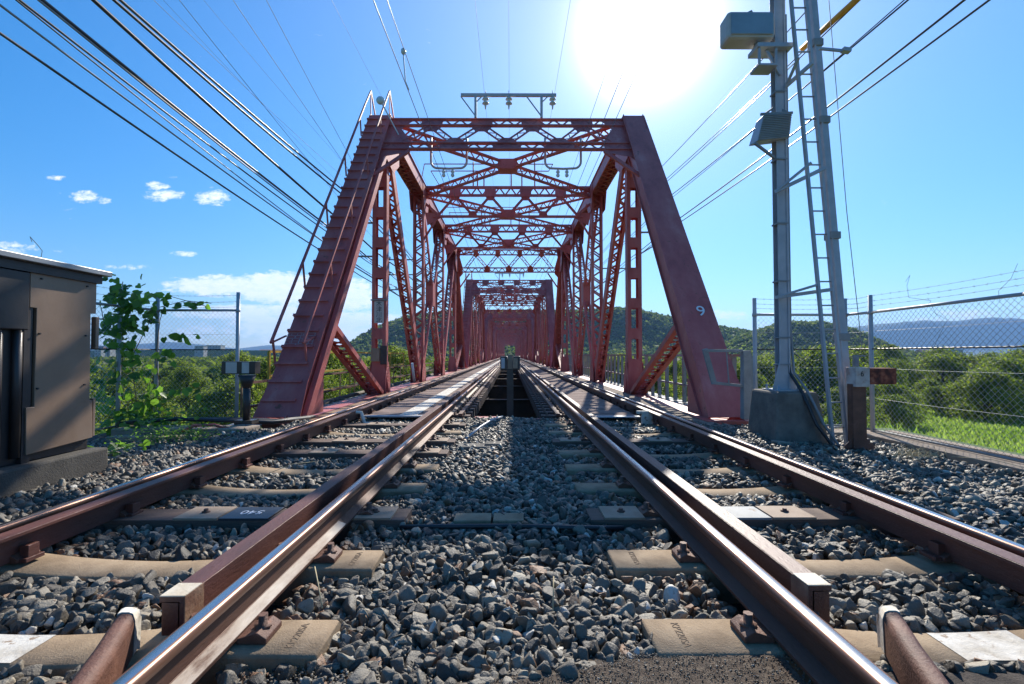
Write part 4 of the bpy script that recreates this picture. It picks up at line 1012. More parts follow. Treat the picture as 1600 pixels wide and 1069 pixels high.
for i in range(1, 4):
    c = copy_tree(g0); c.location.y += SPAN * i; tag(c, f'insulator gantry on top of the {ords[i]} portal along the bridge', 'insulator gantry', 'insulator gantries')
for kk, (px_, lab) in enumerate(((2, 'second'), (3, 'third'))):
    root = empty('pipe_gantry', (XB, Y0 + nodeT(px_), 8.74), f'thin red brown pipe frame standing on the {lab} overhead beam of the nearest span', 'pipe frame', 'pipe frames on the overhead beams')
    b = MB()
    for x in (-1.62, -1.42, -1.12, .15, .65, 1.25): b.tube([(x, 0, 0), (x, 0, 1.15 if x in (-1.62, 1.25) else .72)], .03, 6)
    b.build('upright', M['redlat'], root)
    b = MB(); b.bar((-3.6, 0, .72), (1.9, 0, .72), .035, .035); b.bar((-3.6, 0, .72), (-3.2, 0, .05), .03, .03); b.bar((-3.9, 0, 1.05), (2.1, 0, 1.05), .035, .035); b.bar((-3.9, 0, 1.05), (-4.1, 0, 0), .03, .03); b.bar((2.1, 0, 1.05), (1.9, 0, .72), .03, .03); b.build('cross_pipe', M['redlat'], root)
def loop(xc, label):
    y = Y0 + 5.8; b = MB(); pts = [(xc - .56, y, 7.70), (xc - .56, y, 6.95)]
    for i in range(1, 6): a = i / 6 * math.pi / 2; pts.append((xc - .56 + .22 * (1 - math.cos(a)), y, 6.95 - .22 * math.sin(a)))
    pts.append((xc, y, 6.72))
    for i in range(5, 0, -1): a = i / 6 * math.pi / 2; pts.append((xc + .56 - .22 * (1 - math.cos(a)), y, 6.95 - .22 * math.sin(a)))
    pts += [(xc + .56, y, 6.95), (xc + .56, y, 7.70)]
    b.tube(pts, .036, 10); o = b.build('wire_support_loop', M['bracket']); tag(o, label, 'support loop', 'U-shaped wire support loops')
    q = MB()
    for dx in (-.16, .12):
        q.lathe([(.02, 0), (.055, -.04), (.06, -.09), (.03, -.11), (.055, -.15), (.06, -.2), (.02, -.24)], (xc + dx, y, 6.69), 10); 
    q.build('insulator', M['porc'], o)
loop(-1.95 + .03, 'U-shaped grey wire support hanging from the left half of the first portal')
loop(1.66, 'U-shaped grey wire support hanging from the right half of the first portal')
# disc insulator at the head of the left end post
b = MB(); p0 = PY(600, 168, 14.9); p1 = PY(625, 215, 14.9)
b.tube([p0 + Vector((0, -.5, 0)), p0 + Vector((0, -.44, 0)), p0 + Vector((0, -.40, 0)), p0 + Vector((0, -.32, 0))], [.05, .13, .13, .03], 14); b.bar(p0 + Vector((0, -.4, 0)), p1, .03, .03); b.bar(p1 + Vector((-.12, 0, 0)), p1 + Vector((.12, 0, .02)), .09, .10)
tag(b.build('anchor_insulator', M['porc']), 'round pale disc insulator at the head of the left end post', 'insulator')
# cross arms with small insulators outside the trusses
def crossarm(xin, sgn, y, zs, label, grp):
    root = empty('cable_bracket', (xin, y, 0), label, 'cable bracket', grp)
    b = MB()
    for z in zs: b.bar((0, 0, z), (sgn * 1.25, 0, z), .05, .05)
    b.bar((sgn * 1.15, 0, min(zs) - .1), (sgn * 1.15, 0, max(zs) + .1), .05, .05, (0, 1, 0))
    b.bar((0, 0, min(zs) - .7), (sgn * 1.15, 0, min(zs)), .04, .04); b.build('arm_frame', M['galvdk'], root)
    for z in zs:
        for t in (.5, .8, 1.1):
            q = MB(); q.lathe([(.015, 0), (.04, .03), (.04, .06), (.02, .08), (.035, .1), (.01, .13)], (sgn * t, 0, z + .025), 8); q.build('pin_insulator', M['porc'], root)
    return root
HL = XB - HB - .25; HR = XB + HB + .25
for k, lab in ((1, 'first hanger'), (2, 'first tall post'), (3, 'second tall post'), (4, 'second hanger')):
    crossarm(HL, -1, Y0 + nodeT(k), (3.9, 4.6, 5.3) if k > 1 else (4.1, 5.2), f'grey cable bracket with insulators outside the {lab} of the left truss', 'cable brackets on the left truss')
    crossarm(HR, 1, Y0 + nodeT(k), (4.9,), f'grey cable bracket with insulators outside the {lab} of the right truss', 'cable brackets on the right truss')
# bridge name board and small box on the first hanger
hx = XB - HB; hy = Y0 + PN - .19
root = empty('name_board', (hx + .02, hy, 2.25), 'white upright board with black Japanese lettering on the left hanger', 'name board')
b = MB(); b.box(-.155, .155, -.012, .012, -.34, .36); b.build('board', M['signwhite'], root, bevel=.004)
for i, ch in enumerate('木津川北'): text(ch, .19, M['ink'], root, (0, -.0135, .27 - .175 * i), (math.pi / 2, 0, 0), 'lettering', .001)
b = MB(); b.box(-.27, .27, -.04, .04, .385, .42); b.build('top_bracket', M['galvdk'], root)
root = empty('junction_box', (hx, hy - .06, .88), 'brown grey junction box low on the left hanger', 'junction box')
b = MB(); b.box(-.20, .08, -.08, .02, -.20, .22); b.build('box_body', M['cab'], root, bevel=.008); b = MB(); b.box(.10, .30, -.06, .0, -.3, .3); b.build('door_plate', M['cabdk'], root, bevel=.006)
# white sleeve on the second post's diagonal
b = MB(); b.tube([(XB - HB + .29, Y0 + 10.2, .55), (XB - HB + .30, Y0 + 10.6, -.2)], .05, 10); tag(b.build('cable_sleeve', M['porc']), 'white cable sleeve on the lower end of the left diagonal', 'sleeve')

# marker post in the void between the tracks
root = empty('marker_lamp_post', (0, 8.62, -.5), 'dark post with twin black lamp heads standing between the tracks at the bridge end', 'marker lamp')
b = MB(); b.box(-.06, .06, -.05, .05, -.5, 1.14); b.box(-.11, .11, -.10, .10, -.3, .12); b.build('post', M['cabdk'], root, bevel=.005)
b = MB(); b.box(-.045, .045, -.055, .045, 1.14, 1.40); b.build('cream_centre', M['pad'], root, bevel=.005)
for s in (-1, 1):
    b = MB(); b.box(s * .115 - .062, s * .115 + .062, -.10, .09, 1.12, 1.37); h = b.build('lamp_head', M['cabdk'], root, bevel=.012)
    q = MB(); q.box(s * .115 - .045 + (0 if s < 0 else -.02), s * .115 + .02, -.108, -.10, 1.15, 1.34); q.build('lens_frame', M['galv'] if s < 0 else M['pad'], h, bevel=.004)

# railings along the bridge
def railing(x, y0, n, pitch, h, mp, mr, label, name, zb=-.45, mid=2, w=.05):
    root = empty(name, (x, y0, zb), label, 'railing'); L = n * pitch
    for i in range(n + 1):
        b = MB(); b.box(-w / 2, w / 2, i * pitch - w / 2, i * pitch + w / 2, 0, h); b.build('post', mp, root) if i == 0 else None
        if i: 
            c = root.children[0].copy(); COL.objects.link(c); c.parent = root; c.location.y = i * pitch
    for j in range(mid + 1):
        z = h * (1 - j / (mid + .6)); b = MB(); b.box(-.025, .025, 0, L, z - .025, z + .025); b.build('rail', mr, root)
    return root
railing(XB - HB - 1.0, 10.3, 5, 2.6, 1.38, M['yellow'], M['yellow'], 'yellow railing outside the left truss near the ladder post', 'yellow_railing', -.42)
railing(XB - HB - .85, 9.0, 46, 1.3, .75, M['deckside'], M['rust'], 'low rust brown railing along the left side of the bridge', 'side_railing', -.40, 1, .03)
railing(XB + HB + .75, 9.4, 60, .72, 1.30, M['galvdk'], M['galvdk'], 'grey railing with close posts outside the right truss', 'side_railing', -.42, 1, .09)
b = MB()
for i in range(9):
    y = 9.6 + i * 3.3; b.tube([(XB - HB - .55, y, -.33), (XB - HB - .55, y + 3.2, -.33)], .06, 10)
tag(b.build('pipe_run', M['concgrey']), 'pale lagged pipe lying along the left edge of the bridge', 'pipe')
# deck edge boards out to the railings
for x0, x1, lb in ((-5.35, -4.55, 'dark grating walkway outside the left truss'), (4.35, 5.0, 'dark grating walkway outside the right truss')):
    b = MB()
    for i in range(130): b.box(x0, x1, 9.0 + i * .5, 9.0 + i * .5 + .3, -.47, -.43)
    tag(b.build('grating_walkway', M['galvdk']), lb, 'walkway')

# gate frame at the right of the end post
root = empty('gate_frame', (4.38, 8.15, -.4), 'grey steel gate frame bolted beside the foot of the right end post', 'gate frame')
def loc_(px, py, Y=8.1): p = PY(px, py, Y); return p - Vector((4.38, 8.15, -.4))
b = MB(); q = loc_(1165, 548); e = loc_(1165, 655); b.bar(e, q, .13, .13, (0, 1, 0)); b.build('post', M['galvdk'], root, bevel=.01)
b = MB(); b.bar(loc_(1160, 548), loc_(1100, 548), .06, .05, (0, 0, 1)); b.bar(loc_(1160, 603), loc_(1112, 598), .06, .05, (0, 0, 1)); b.bar(loc_(1135, 548), loc_(1139, 600), .02, .02, (0, 1, 0)); b.build('cross_bar', M['galvdk'], root, bevel=.005)
b = MB(); b.bar(loc_(1101, 545), loc_(1116, 600), .09, .04, (0, 1, 0)); b.build('slanted_flap', M['galvdk'], root, bevel=.006)

# ================================================================== FENCES
def mesh_panel(root, A, B, z0, z1, p=.058, r=.0021):
    A = Vector((A[0], A[1], 0)); B = Vector((B[0], B[1], 0)); d = (B - A); L = d.length; d /= L; H = z1 - z0; nrm = d.cross(Vector((0, 0, 1))); b = MB()
    st = p * 1.35
    for sg in (1, -1):
        k = -int(H / st) - 2 if True else 0
        n = int((L + H) / st) + 2
        for i in range(n):
            s0 = i * st - (H if sg > 0 else 0)
            # line u = s0 + t (sg>0) or u = s0 - t, t = height
            if sg > 0: ta, tb = max(0, -s0), min(H, L - s0)
            else: ta, tb = max(0, s0 - L), min(H, s0)
            if tb - ta < .02: continue
            ua, ub = (s0 + ta, s0 + tb) if sg > 0 else (s0 - ta, s0 - tb)
            P0 = A + d * ua + Vector((0, 0, z0 + ta)) + nrm * (.002 * sg); P1 = A + d * ub + Vector((0, 0, z0 + tb)) + nrm * (.002 * sg)
            b.tube([P0, P1], r, 3, 0, False, False)
    return b.build('wire_mesh', M['galv'], root)
def barbed(root, pts, sag=.02, seed=0):
    rng = random.Random(seed); b = MB(); path = []
    for (a, c) in zip(pts[:-1], pts[1:]):
        a = Vector(a); c = Vector(c); n = 14
        for i in range(n):
            t = i / n; path.append(a.lerp(c, t) + Vector((0, 0, -sag * 4 * t * (1 - t))))
    path.append(Vector(pts[-1])); b.tube(path, .0022, 4, 0, False)
    for a, c in zip(path[:-1], path[1:]):
        m = max(1, int((c - a).length / .1))
        for j in range(m):
            q = a.lerp(c, (j + .5) / m)
            for k in range(2):
                v = Vector((rng.uniform(-1, 1), rng.uniform(-1, 1), rng.uniform(-1, 1))).normalized() * .016; b.bar(q - v, q + v, .002, .002)
    return b.build('barbed_wire', M['galvdk'], root)
def fence(name, label, corners, zb, ztop, zrail, posts, strands, pr=.03):
    root = empty(name, (0, 0, 0), label, 'fence')
    for (x, y) in posts:
        b = MB(); b.tube([(x, y, zb - .2), (x, y, ztop)], pr, 12); 
        b.lathe([(pr + .006, 0), (pr + .006, .05)], (x, y, zrail - .03), 12); b.build('post', M['galv'], root)
    for (A, B) in zip(corners[:-1], corners[1:]):
        b = MB(); b.tube([(A[0], A[1], zrail), (B[0], B[1], zrail)], .021, 8); b.build('top_rail', M['galv'], root)
        b = MB(); b.tube([(A[0], A[1], (zb + .05)), (B[0], B[1], zb + .05)], .017, 8); b.build('bottom_rail', M['galvdk'], root)
        b = MB(); zz = .98; pts = [Vector((A[0], A[1], zz)).lerp(Vector((B[0], B[1], zz)), t / 40) + Vector((0, 0, .004 * (t % 2))) for t in range(41)]; b.tube(pts, .011, 6); b.build('middle_rope', M['cabdk'], root)
        for z2 in (.25, .7, 1.25):
            b = MB(); b.tube([(A[0], A[1], z2), ((A[0] + B[0]) / 2, (A[1] + B[1]) / 2, z2 - .01), (B[0], B[1], z2)], .002, 4, 0, False); b.build('tension_wire', M['galv'], root)
        mesh_panel(root, A, B, zb + .05, zrail)
    for k, dz in enumerate(strands):
        barbed(root, [(c[0], c[1], zrail + dz) for c in corners], .015, k)
    return root
fence('chain_link_fence', 'galvanised chain link fence with barbed wire on the right of the track', [(3.86, 7.45), (5.33, 7.5), (5.40, 7.06), (5.36, 4.9), (5.33, 2.6)], -.27, 1.79, 1.53,
      [(3.86, 7.45), (5.33, 7.5), (5.40, 7.06), (5.33, 2.6)], (.10, .17, .25))
fence('chain_link_fence', 'galvanised chain link fence with barbed wire behind the cabinet on the left', [(-4.68, 8.15), (-6.06, 8.15), (-6.15, 7.45), (-6.2, 4.4)], -.27, 1.97, 1.66,
      [(-4.68, 8.15), (-6.06, 8.15), (-6.13, 7.45), (-6.2, 4.4)], (.06, .15, .26))
# loose curls of wire on the right fence
b = MB(); 
for (px, py, pts) in ((0, 0, [(1448, 480), (1455, 470), (1420, 465), (1417, 446), (1422, 430), (1415, 440)]), (0, 0, [(1590, 412), (1580, 435), (1560, 455), (1562, 470)]), (0, 0, [(1455, 475), (1462, 490), (1480, 500), (1470, 520), (1458, 545)])):
    b.tube([PX(x, y, 5.34) for x, y in pts], .0025, 4, 0, False)
tag(b.build('loose_wire', M['galvdk']), 'loose curled wire tangled in the right-hand fence', 'wire')
# kerb beside the right fence, landing slab
b = MB(); b.box(5.12, 5.62, 1.5, 7.05, -.42, -.245); b.box(5.56, 5.70, 1.5, 7.05, -.42, -.225); o = b.build('fence_kerb', M['kerb'], bevel=.012); tag(o, 'tan concrete kerb under the right-hand fence', 'kerb')
b = MB(); b.box(4.1, 5.6, 7.06, 7.75, -.42, -.26); o = b.build('landing_slab', M['kerb'], bevel=.012); tag(o, 'tan concrete landing slab behind the mast', 'slab')
b = MB(); b.box(-5.9, -3.9, 7.05, 7.45, -.42, -.20); b.box(-5.6, -4.6, 6.6, 6.8, -.36, -.24); o = b.build('kerb_slab', M['kerb'], bevel=.015); tag(o, 'brown weathered slab below the vines on the left', 'slab')

# ================================================================== MAST, LADDER
YM = 6.55
root = empty('steel_mast', (PY(1222, 605, YM).x, YM, -.35), 'grey steel mast on a concrete block carrying cabinet and floodlight, right of the track', 'mast')
def lm(px, py, Y=YM): return PY(px, py, Y) - Vector(root.location)
mx0 = 0.0
b = MB(); RX = root.location.x; x0 = 3.47 - RX; x1 = 4.20 - RX; zb_ = 0.; zt_ = lm(1240, 613, 6.25).z
b.add([(x0, -.36, zb_), (x1, -.36, zb_), (x1 - .02, .45, zb_), (x0, .45, zb_), (x0 + .05, -.28, zt_), (x1 - .12, -.28, zt_), (x1 - .13, .36, zt_), (x0 + .05, .36, zt_)], [(3, 2, 1, 0), (4, 5, 6, 7), (0, 1, 5, 4), (1, 2, 6, 5), (2, 3, 7, 6), (3, 0, 4, 7)])
b.build('concrete_block', M['concgrey'], root, bevel=.03)
b = MB(); w = .062
for (xa, ya) in ((-w, -w), (w, -w), (w, w), (-w, w)): pass
b.box(-w, w, -w, -w + .012, zt_, 9.4); b.box(-w, w, w - .012, w, zt_, 9.4); b.box(-.008, .008, -w + .012, w - .012, zt_, 9.4); b.box(w - .006, w + .02, -w - .014, -w, zt_, 9.4)
b.box(-.17, .19, -.2, .2, zt_ + .002, zt_ + .02); b.build('column', M['galv'], root, bevel=.002)
b = MB()
for s in (-1, 1):
    b.prism([(s * w, -.075, zt_ + .02), (s * .17, -.075, zt_ + .02), (s * .15, -.075, zt_ + .10), (s * w, -.075, zt_ + .42)][::s], (0, .012, 0))
    for yy in (-.15, .15): hexbolt(b, s * .13, yy, zt_ + .02, .014, .06)
b.build('base_gusset', M['galv'], root)
for j, z in enumerate((.35, .72, 1.5, 2.3, 3.2, 4.15)):
    b = MB(); b.box(-w - .012, w + .03, -w - .016, w + .01, zt_ + z, zt_ + z + .022); b.build('strap', M['galvdk'], root)
for k, xx in enumerate((.075, .10)):
    b = MB(); pts = [(xx - .01, -.03 - .03 * k, 6.0), (xx - .01, -.03 - .03 * k, zt_ + .9), (xx + .03 * k, -.06, zt_ + .25), (xx + .03 + .05 * k, -.25, zt_ + .03), (xx + .06 + .06 * k, -.34, zt_ - .15), (xx + .12 + .07 * k, -.42, zt_ - .40), (xx + .26 + .06 * k, -.50, .10), (xx + .46 + .06 * k, -.58, .05)]
    b.tube(pts, .022 - .004 * k, 8); b.build('conduit', M['blackrub'] if k == 0 else M['galvdk'], root)
# platform bracket
b = MB(); z = lm(1200, 84).z; xa = lm(1175, 84).x; b.box(xa, .14, -.16, .12, z, z + .06); z2 = lm(1200, 108).z
b.box(xa + .02, lm(1207, 100).x, -.14, .10, z2 - .03, z2); b.box(xa + .02, xa + .05, -.14, -.11, z2, z); b.box(lm(1203, 100).x, lm(1203, 100).x + .03, -.14, -.11, z2, z)
b.bar((.0, -.08, z - .35), (-.2, -.08, z), .04, .03, (0, 1, 0)); b.build('platform_bracket', M['galv'], root, bevel=.004)
# equipment cabinet at the top
rootE = empty('pole_cabinet', PY(1168, 48, YM - .02), 'pale rounded equipment box held at the top of the mast', 'equipment box')
b = MB(); b.box(-.34, .32, -.14, .16, -.19, .19); b.build('box_body', M['signwhite'], rootE, bevel=.05)
b = MB(); b.box(-.30, .28, -.153, -.141, -.15, .15); b.build('door', M['cabroof'], rootE, bevel=.01)
b = MB(); b.bar((.30, 0, -.1), (.45, 0, -.1), .05, .05); b.bar((.1, 0, -.2), (.42, 0, -.36), .06, .04); b.bar((-.05, 0, .19), (.05, 0, .24), .1, .05); b.build('mounting_arm', M['galvdk'], rootE)
# floodlight box
rootF = empty('floodlight', PY(1208, 200, YM - .12), 'grey slatted floodlight tilted on the mast below the platform', 'floodlight')
b = MB(); hh = .19
b.add([(-.23, -.02, -hh), (.21, -.02, -hh + .05), (.25, -.02, hh), (-.14, -.02, hh - .02), (-.23, .22, -hh + .03), (.21, .22, -hh + .08), (.25, .18, hh), (-.14, .18, hh - .02)], [(0, 3, 2, 1), (4, 5, 6, 7), (0, 1, 5, 4), (1, 2, 6, 5), (2, 3, 7, 6), (3, 0, 4, 7)])
b.build('housing', M['galv'], rootF, bevel=.008)
b = MB()
for i in range(14):
    t = i / 13; b.bar((-.225 + .085 * t, -.03, -hh + .01 + t * (2 * hh - .04)), (.205 + .04 * t, -.03, -hh + .06 + t * (2 * hh - .07)), .010, .010)
b.build('grille', M['galvdk'], rootF)
b = MB(); b.bar((-.26, 0, -hh - .02), (.10, .1, -.40), .03, .03); b.bar((-.12, 0, hh), (.06, .1, .33), .025, .025); b.bar((.26, 0, hh), (.12, .1, .33), .025, .025); b.bar((.27, 0, hh + .02), (-.17, 0, hh), .03, .03); b.build('mounting_arm', M['galvdk'], rootF)
# second, leaning column and ladder
YL = 6.25
p0 = PY(1329, 690, YL); p1 = PY(1303, 390, YL); dirn = (p1 - p0); top = p0 + dirn * ((7.2 - p0.z) / dirn.z); top = PY(1268, 0, YL + .35); top = p0 + (top - p0) * 1.35
root = empty('leaning_column', p0, 'second grey steel column leaning towards the mast beside the ladder', 'column')
b = MB(); b.bar((0, 0, 0), top - p0, .10, .10, (0, 1, 0)); b.bar((-.045, -.06, 0), top - p0 + Vector((-.045, -.06, 0)), .02, .02, (0, 1, 0)); b.build('shaft', M['galv'], root, bevel=.006)
for t in (.22, .44, .70, .88):
    c = (top - p0) * t * .75; b = MB(); b.box(c.x - .075, c.x + .07, c.y - .075, c.y + .07, c.z - .05, c.z + .05); b.build('collar', M['galvdk'], root, bevel=.008)
root = empty('steel_ladder', PY(1302, 700, YL - .15), 'tall narrow grey steel ladder beside the mast', 'ladder')
A0 = PY(1302, 700, YL - .15); A1 = PY(1236, 0, YL + .1); A1 = A0 + (A1 - A0) * 1.25
B0 = PY(1323, 700, YL - .15); B1 = PY(1259, 0, YL + .1); B1 = B0 + (B1 - B0) * 1.25; O = Vector(root.location)
for (a, c) in ((A0, A1), (B0, B1)):
    b = MB(); b.bar(a - O, c - O, .03, .05, (0, 1, 0)); b.build('stile', M['galv'], root)
for i in range(24):
    t = .035 + i / 24; b = MB(); b.tube([A0.lerp(A1, t) - O, B0.lerp(B1, t) - O], .011, 6); b.build('rung', M['galv'], root)
# bars tying the columns together
for (pa, pb, lb) in (((1211, 465), (1303, 452), 'lower'), ((1211, 461), (1280, 447), None), ((1211, 300), (1290, 262), 'upper'), ((1228, 278), (1258, 265), None), ((1228, 135), (1270, 98), 'top')):
    if not lb: continue
    q = MB(); q.bar(PY(*pa, YM - .1), PY(*pb, YL - .08), .035, .045); q.bar(PY(pa[0], pa[1], YM - .1), PY(pb[0] - 22, pb[1] - 8, YL - .08), .03, .03); o = q.build('tie_bar', M['galv']); tag(o, f'{lb} grey tie bars joining the mast to the leaning column', 'tie bar', 'tie bars of the mast')
b = MB(); b.bar(PY(1280, 76, YL), PY(1322, 80, YL - .1), .03, .03); b.bar(PY(1316, 78, YL - .1), PY(1328, 80, YL - .1), .07, .05); tag(b.build('cable_clamp_arm', M['galv']), 'short grey arm clamping the cables to the leaning column', 'clamp arm')
# rusty sign box on a rusty post
root = empty('rusty_marker_post', PY(1340, 700, 5.95), 'rusty marker box on a rusty post in front of the right fence', 'marker post'); O = Vector(root.location)
def lr(px, py, Y=5.95): return PY(px, py, Y) - O
b = MB(); z1 = lr(1340, 600).z; b.box(-.09, .11, -.06, .06, 0, .02); b.box(-.085, .085, -.05, -.036, 0, z1); b.box(-.085, -.071, -.036, .05, 0, z1); b.box(.071, .085, -.036, .05, 0, z1)
for s in (-1, 1): b.prism([(s * .085, -.04, 0), (s * .20, -.04, 0), (s * .17, -.04, .05), (s * .085, -.04, .13)][::s], (0, .012, 0))
b.build('post', M['rust'], root, bevel=.004)
b = MB(); za, zc = lr(1340, 604).z, lr(1340, 574).z; b.box(lr(1328, 590).x, lr(1350, 590).x, -.10, .08, za, zc); b.build('number_plate', M['flakewhite'], root, bevel=.006)
b = MB(); b.box(lr(1350, 590).x, lr(1391, 590).x, -.105, .085, lr(1340, 600).z, lr(1340, 575).z); b.build('rusted_tube', M['rustbox'], root, bevel=.012)
text('6', .095, M['ink'], root, (lr(1338, 583).x, -.102, lr(1338, 584).z), (math.pi / 2, 0, 0), 'painted_number', .001)
b = MB(); b.bar(lr(1334, 556, 6.1), lr(1352, 556, 6.1), .02, .02); b.bar(lr(1337, 573, 6.1), lr(1337, 556, 6.1), .05, .05, (0, 1, 0)); b.build('top_hook', M['galvdk'], root)
# marker on the left
root = empty('marker_post', PY(385, 662, 7.5), 'dark marker post with two small pale panels on the left of the track', 'marker post'); O = Vector(root.location)
def l2(px, py, Y=7.5): return PY(px, py, Y) - O
b = MB(); b.tube([(0, 0, 0), (0, 0, l2(385, 600).z)], .055, 12); b.lathe([(.06, l2(385, 606).z), (.13, l2(385, 586).z)], (0, 0, 0), 12); b.box(-.14, .14, -.1, .1, 0, .06); b.build('post', M['cabdk'], root)
b = MB(); b.box(l2(350, 575).x, l2(402, 575).x, -.07, .10, l2(385, 584).z, l2(385, 565).z); h = b.build('head', M['cabdk'], root, bevel=.006)
for (a, c) in ((357, 374), (382, 393)):
    q = MB(); q.box(l2(a, 575).x, l2(c, 575).x, -.075, -.07, l2(385, 583).z, l2(385, 566).z); q.build('pale_panel', M['signwhite'], h)
# ================================================================== CABINET
root = empty('signal_cabinet', (-4.18, 4.2, -.34), 'large weathered metal equipment cabinet on a concrete plinth at the left edge', 'cabinet')
O = Vector(root.location)
b = MB(); b.box(-.85, .10, -1.6, .66, 0, .30); b.build('concrete_plinth', M['plinth'], root, bevel=.02)
b = MB(); b.box(-.78, -.05, -1.5, .585, .30, 1.98); b.build('body', M['cabdk'], root, bevel=.01)
pan = [[4.13, 1.63], [4.79, 1.63], [4.79, 1.31], [4.73, 1.31], [4.74, 0.45], [4.77, 0.44], [4.78, 0.07], [4.13, 0.03], [4.12, 0.44], [4.19, 0.44], [4.19, 1.31], [4.13, 1.31]]
b = MB(); b.prism([(-.03, y - 4.2, z + .34) for y, z in pan], (.03, 0, 0)); p = b.build('front_panel', M['cab'], root, bevel=.004)
b = MB()
for (cx_, cy_) in ((205, 175), (430, 213), (195, 445), (422, 455), (185, 715), (415, 695)):
    q = PX(cx_ / 3.145, 380 + cy_ / 3.145, -4.175) - O; b.tube([(.0, q.y, q.z), (.012, q.y, q.z)], .009, 8)
b.build('screw', M['cabdk'], p)
b = MB(); b.box(-.05, -.012, -.10 + .0, -.03, .30, 1.95)
for i in range(7): b.tube([(-.03, -.14 - i * .16, .36), (-.03, -.14 - i * .16, 1.62)], .035, 8)
b.build('ribbed_door', M['cabdk'], root)
b = MB(); b.box(-.03, .02, -.62, -.09, 1.45, 1.95); b.build('upper_housing', M['cabdk'], root, bevel=.01)
b = MB(); b.box(-.05, .0, .592, .63, 1.30, 1.62); b.box(-.05, -.01, .592, .62, .42, .8); b.build('side_hinge', M['cab'], root, bevel=.004)
b = MB(); b.box(-.95, .09, -1.7, .67, 2.035, 2.085); b.build('roof', M['cabroof'], root, bevel=.006); b = MB(); b.box(-.90, .03, -1.62, .62, 1.955, 2.034); b.build('roof_underside', M['cabdk'], root)
b = MB(); P0 = PX(64, 404, -4.6); b.tube([P0, PX(66, 392, -4.6), PX(58, 382, -4.6), PX(47, 370, -4.6), PX(50, 378, -4.6)], .003, 5, 0, False); tag(b.build('loose_wire', M['galvdk']), 'bent wire end sticking up above the cabinet roof', 'wire')

# red hose, cables and stones on the left verge
b = MB(); b.tube([(-4.25, 7.2, -.22), (-4.4, 7.1, -.15), (-4.62, 6.98, -.14), (-4.75, 6.9, -.22)], .022, 8); tag(b.build('red_hose', M['hose']), 'short red conduit arching out of the ballast by the left marker post', 'hose')
for i, (dy, r_) in enumerate(((0, .03), (.13, .022), (.22, .026))):
    b = MB(); b.tube([(-6.0, 7.35 + dy, -.16), (-5.2, 7.42 + dy, -.10 - .02 * i), (-4.5, 7.5 + dy, -.14), (-3.95, 7.9 + dy, -.22), (-3.7, 8.8 + dy, -.27)], r_, 8)
    tag(b.build('ground_cable', M['blackrub']), f'{["thick front", "thin middle", "rear"][i]} black cable lying on the slab by the left fence', 'cable', 'black cables on the left slab')

# ================================================================== CABLES
def cable(pts, r, m, label, group, n=6, name='overhead_cable'):
    b = MB(); b.tube(pts, r, n, 0, False); tag(b.build(name, m), label, 'cable', group)
def cab_path(X, pa, pb, ysup, zoff=0.0, yend=330, sag=.10):
    A = PX(*pa, X); B = PX(*pb, X)
    if A.y > B.y: A, B = B, A
    sl = (B.z - A.z) / (B.y - A.y); zs = B.z + sl * (ysup - B.y) * .55
    pts = [Vector((X, -8, A.z - sl * (-8 - A.y) * -1))] 
    # slight curve through A and B (cable sags between supports)
    for y in np.linspace(-8, ysup, 28):
        L1 = ((y - A.y) / (B.y - A.y)); z = A.z + (B.z - A.z) * L1; z += .0022 * (y - A.y) * (y - B.y); pts.append(Vector((X, y, z)))
    pts = pts[1:]; z0 = pts[-1].z; y = ysup
    while y < yend:
        st = 6.5 if y < 90 else 33.8
        for t in (.25, .5, .75, 1): pts.append(Vector((X, y + st * t, z0 - 4 * sag * t * (1 - t) * (st / 6.5) ** .5)))
        y += st
    return pts
LC = [(-5.45, (0, 52), (480, 378), .016, 'cable', 'lowest black cable'), (-5.3, (0, 8), (312, 240), .013, 'cablelt', 'pale bare cable, second lowest'),
      (-5.6, (30, 0), (296, 204), .015, 'cable', 'black cable above the pale bare one'), (-5.5, (30, 4), (330, 243), .010, 'cable', 'thin twin of the black cable above the pale one'),
      (-5.2, (66, 0), (360, 236), .022, 'cable', 'thick black cable, lower of the middle pair'), (-5.2, (60, 0), (357, 238), .013, 'cablelt', 'pale strand hung under the middle pair'),
      (-5.0, (146, 0), (400, 230), .026, 'cable', 'thickest single black cable'),
      (-4.95, (178, 0), (400, 192), .021, 'cable', 'left cable of the upper thick pair'), (-4.95, (188, 0), (405, 188), .021, 'cable', 'right cable of the upper thick pair')]
for i, (X, a, c, r, m, lb) in enumerate(LC):
    cable(cab_path(X, a, c, Y0 + PN), r, M[m], f'{lb}, in the upper left bundle', 'cables on the left of the bridge')
LT = [(-5.7, (240, 0), (460, 208), .005), (-5.4, (255, 0), (480, 236), .003), (-5.2, (280, 0), (440, 200), .006), (-5.0, (318, 0), (520, 236), .003), (-4.9, (364, 0), (480, 172), .006), (-4.8, (416, 0), (505, 168), .006), (-4.6, (518, 0), (580, 120), .004)]
for i, (X, a, c, r) in enumerate(LT):
    cable(cab_path(X, a, c, Y0 + PN + 6.5, sag=.05), r, M['cablelt'] if r > .0045 else M['cable'], f'thin wire, {ordn[i] if i else "leftmost"} of seven from the left in the blue sky', 'thin wires at the upper left', 4)
RC = [(5.35, (1546, 0), (1120, 308.6), .013, 'lowest'), (5.35, (1507, 0), (1120, 299), .015, 'second lowest'), (5.2, (1419, 0), (1120, 249), .012, 'third lowest'), (5.2, (1413, 0), (1120, 252), .008, 'thin twin of the third'), (5.1, (1344, 0), (1120, 213), .010, 'fourth'), (5.1, (1338, 0), (1120, 208), .010, 'thin twin of the fourth'), (5.0, (1262, 15), (1120, 170), .010, 'highest')]
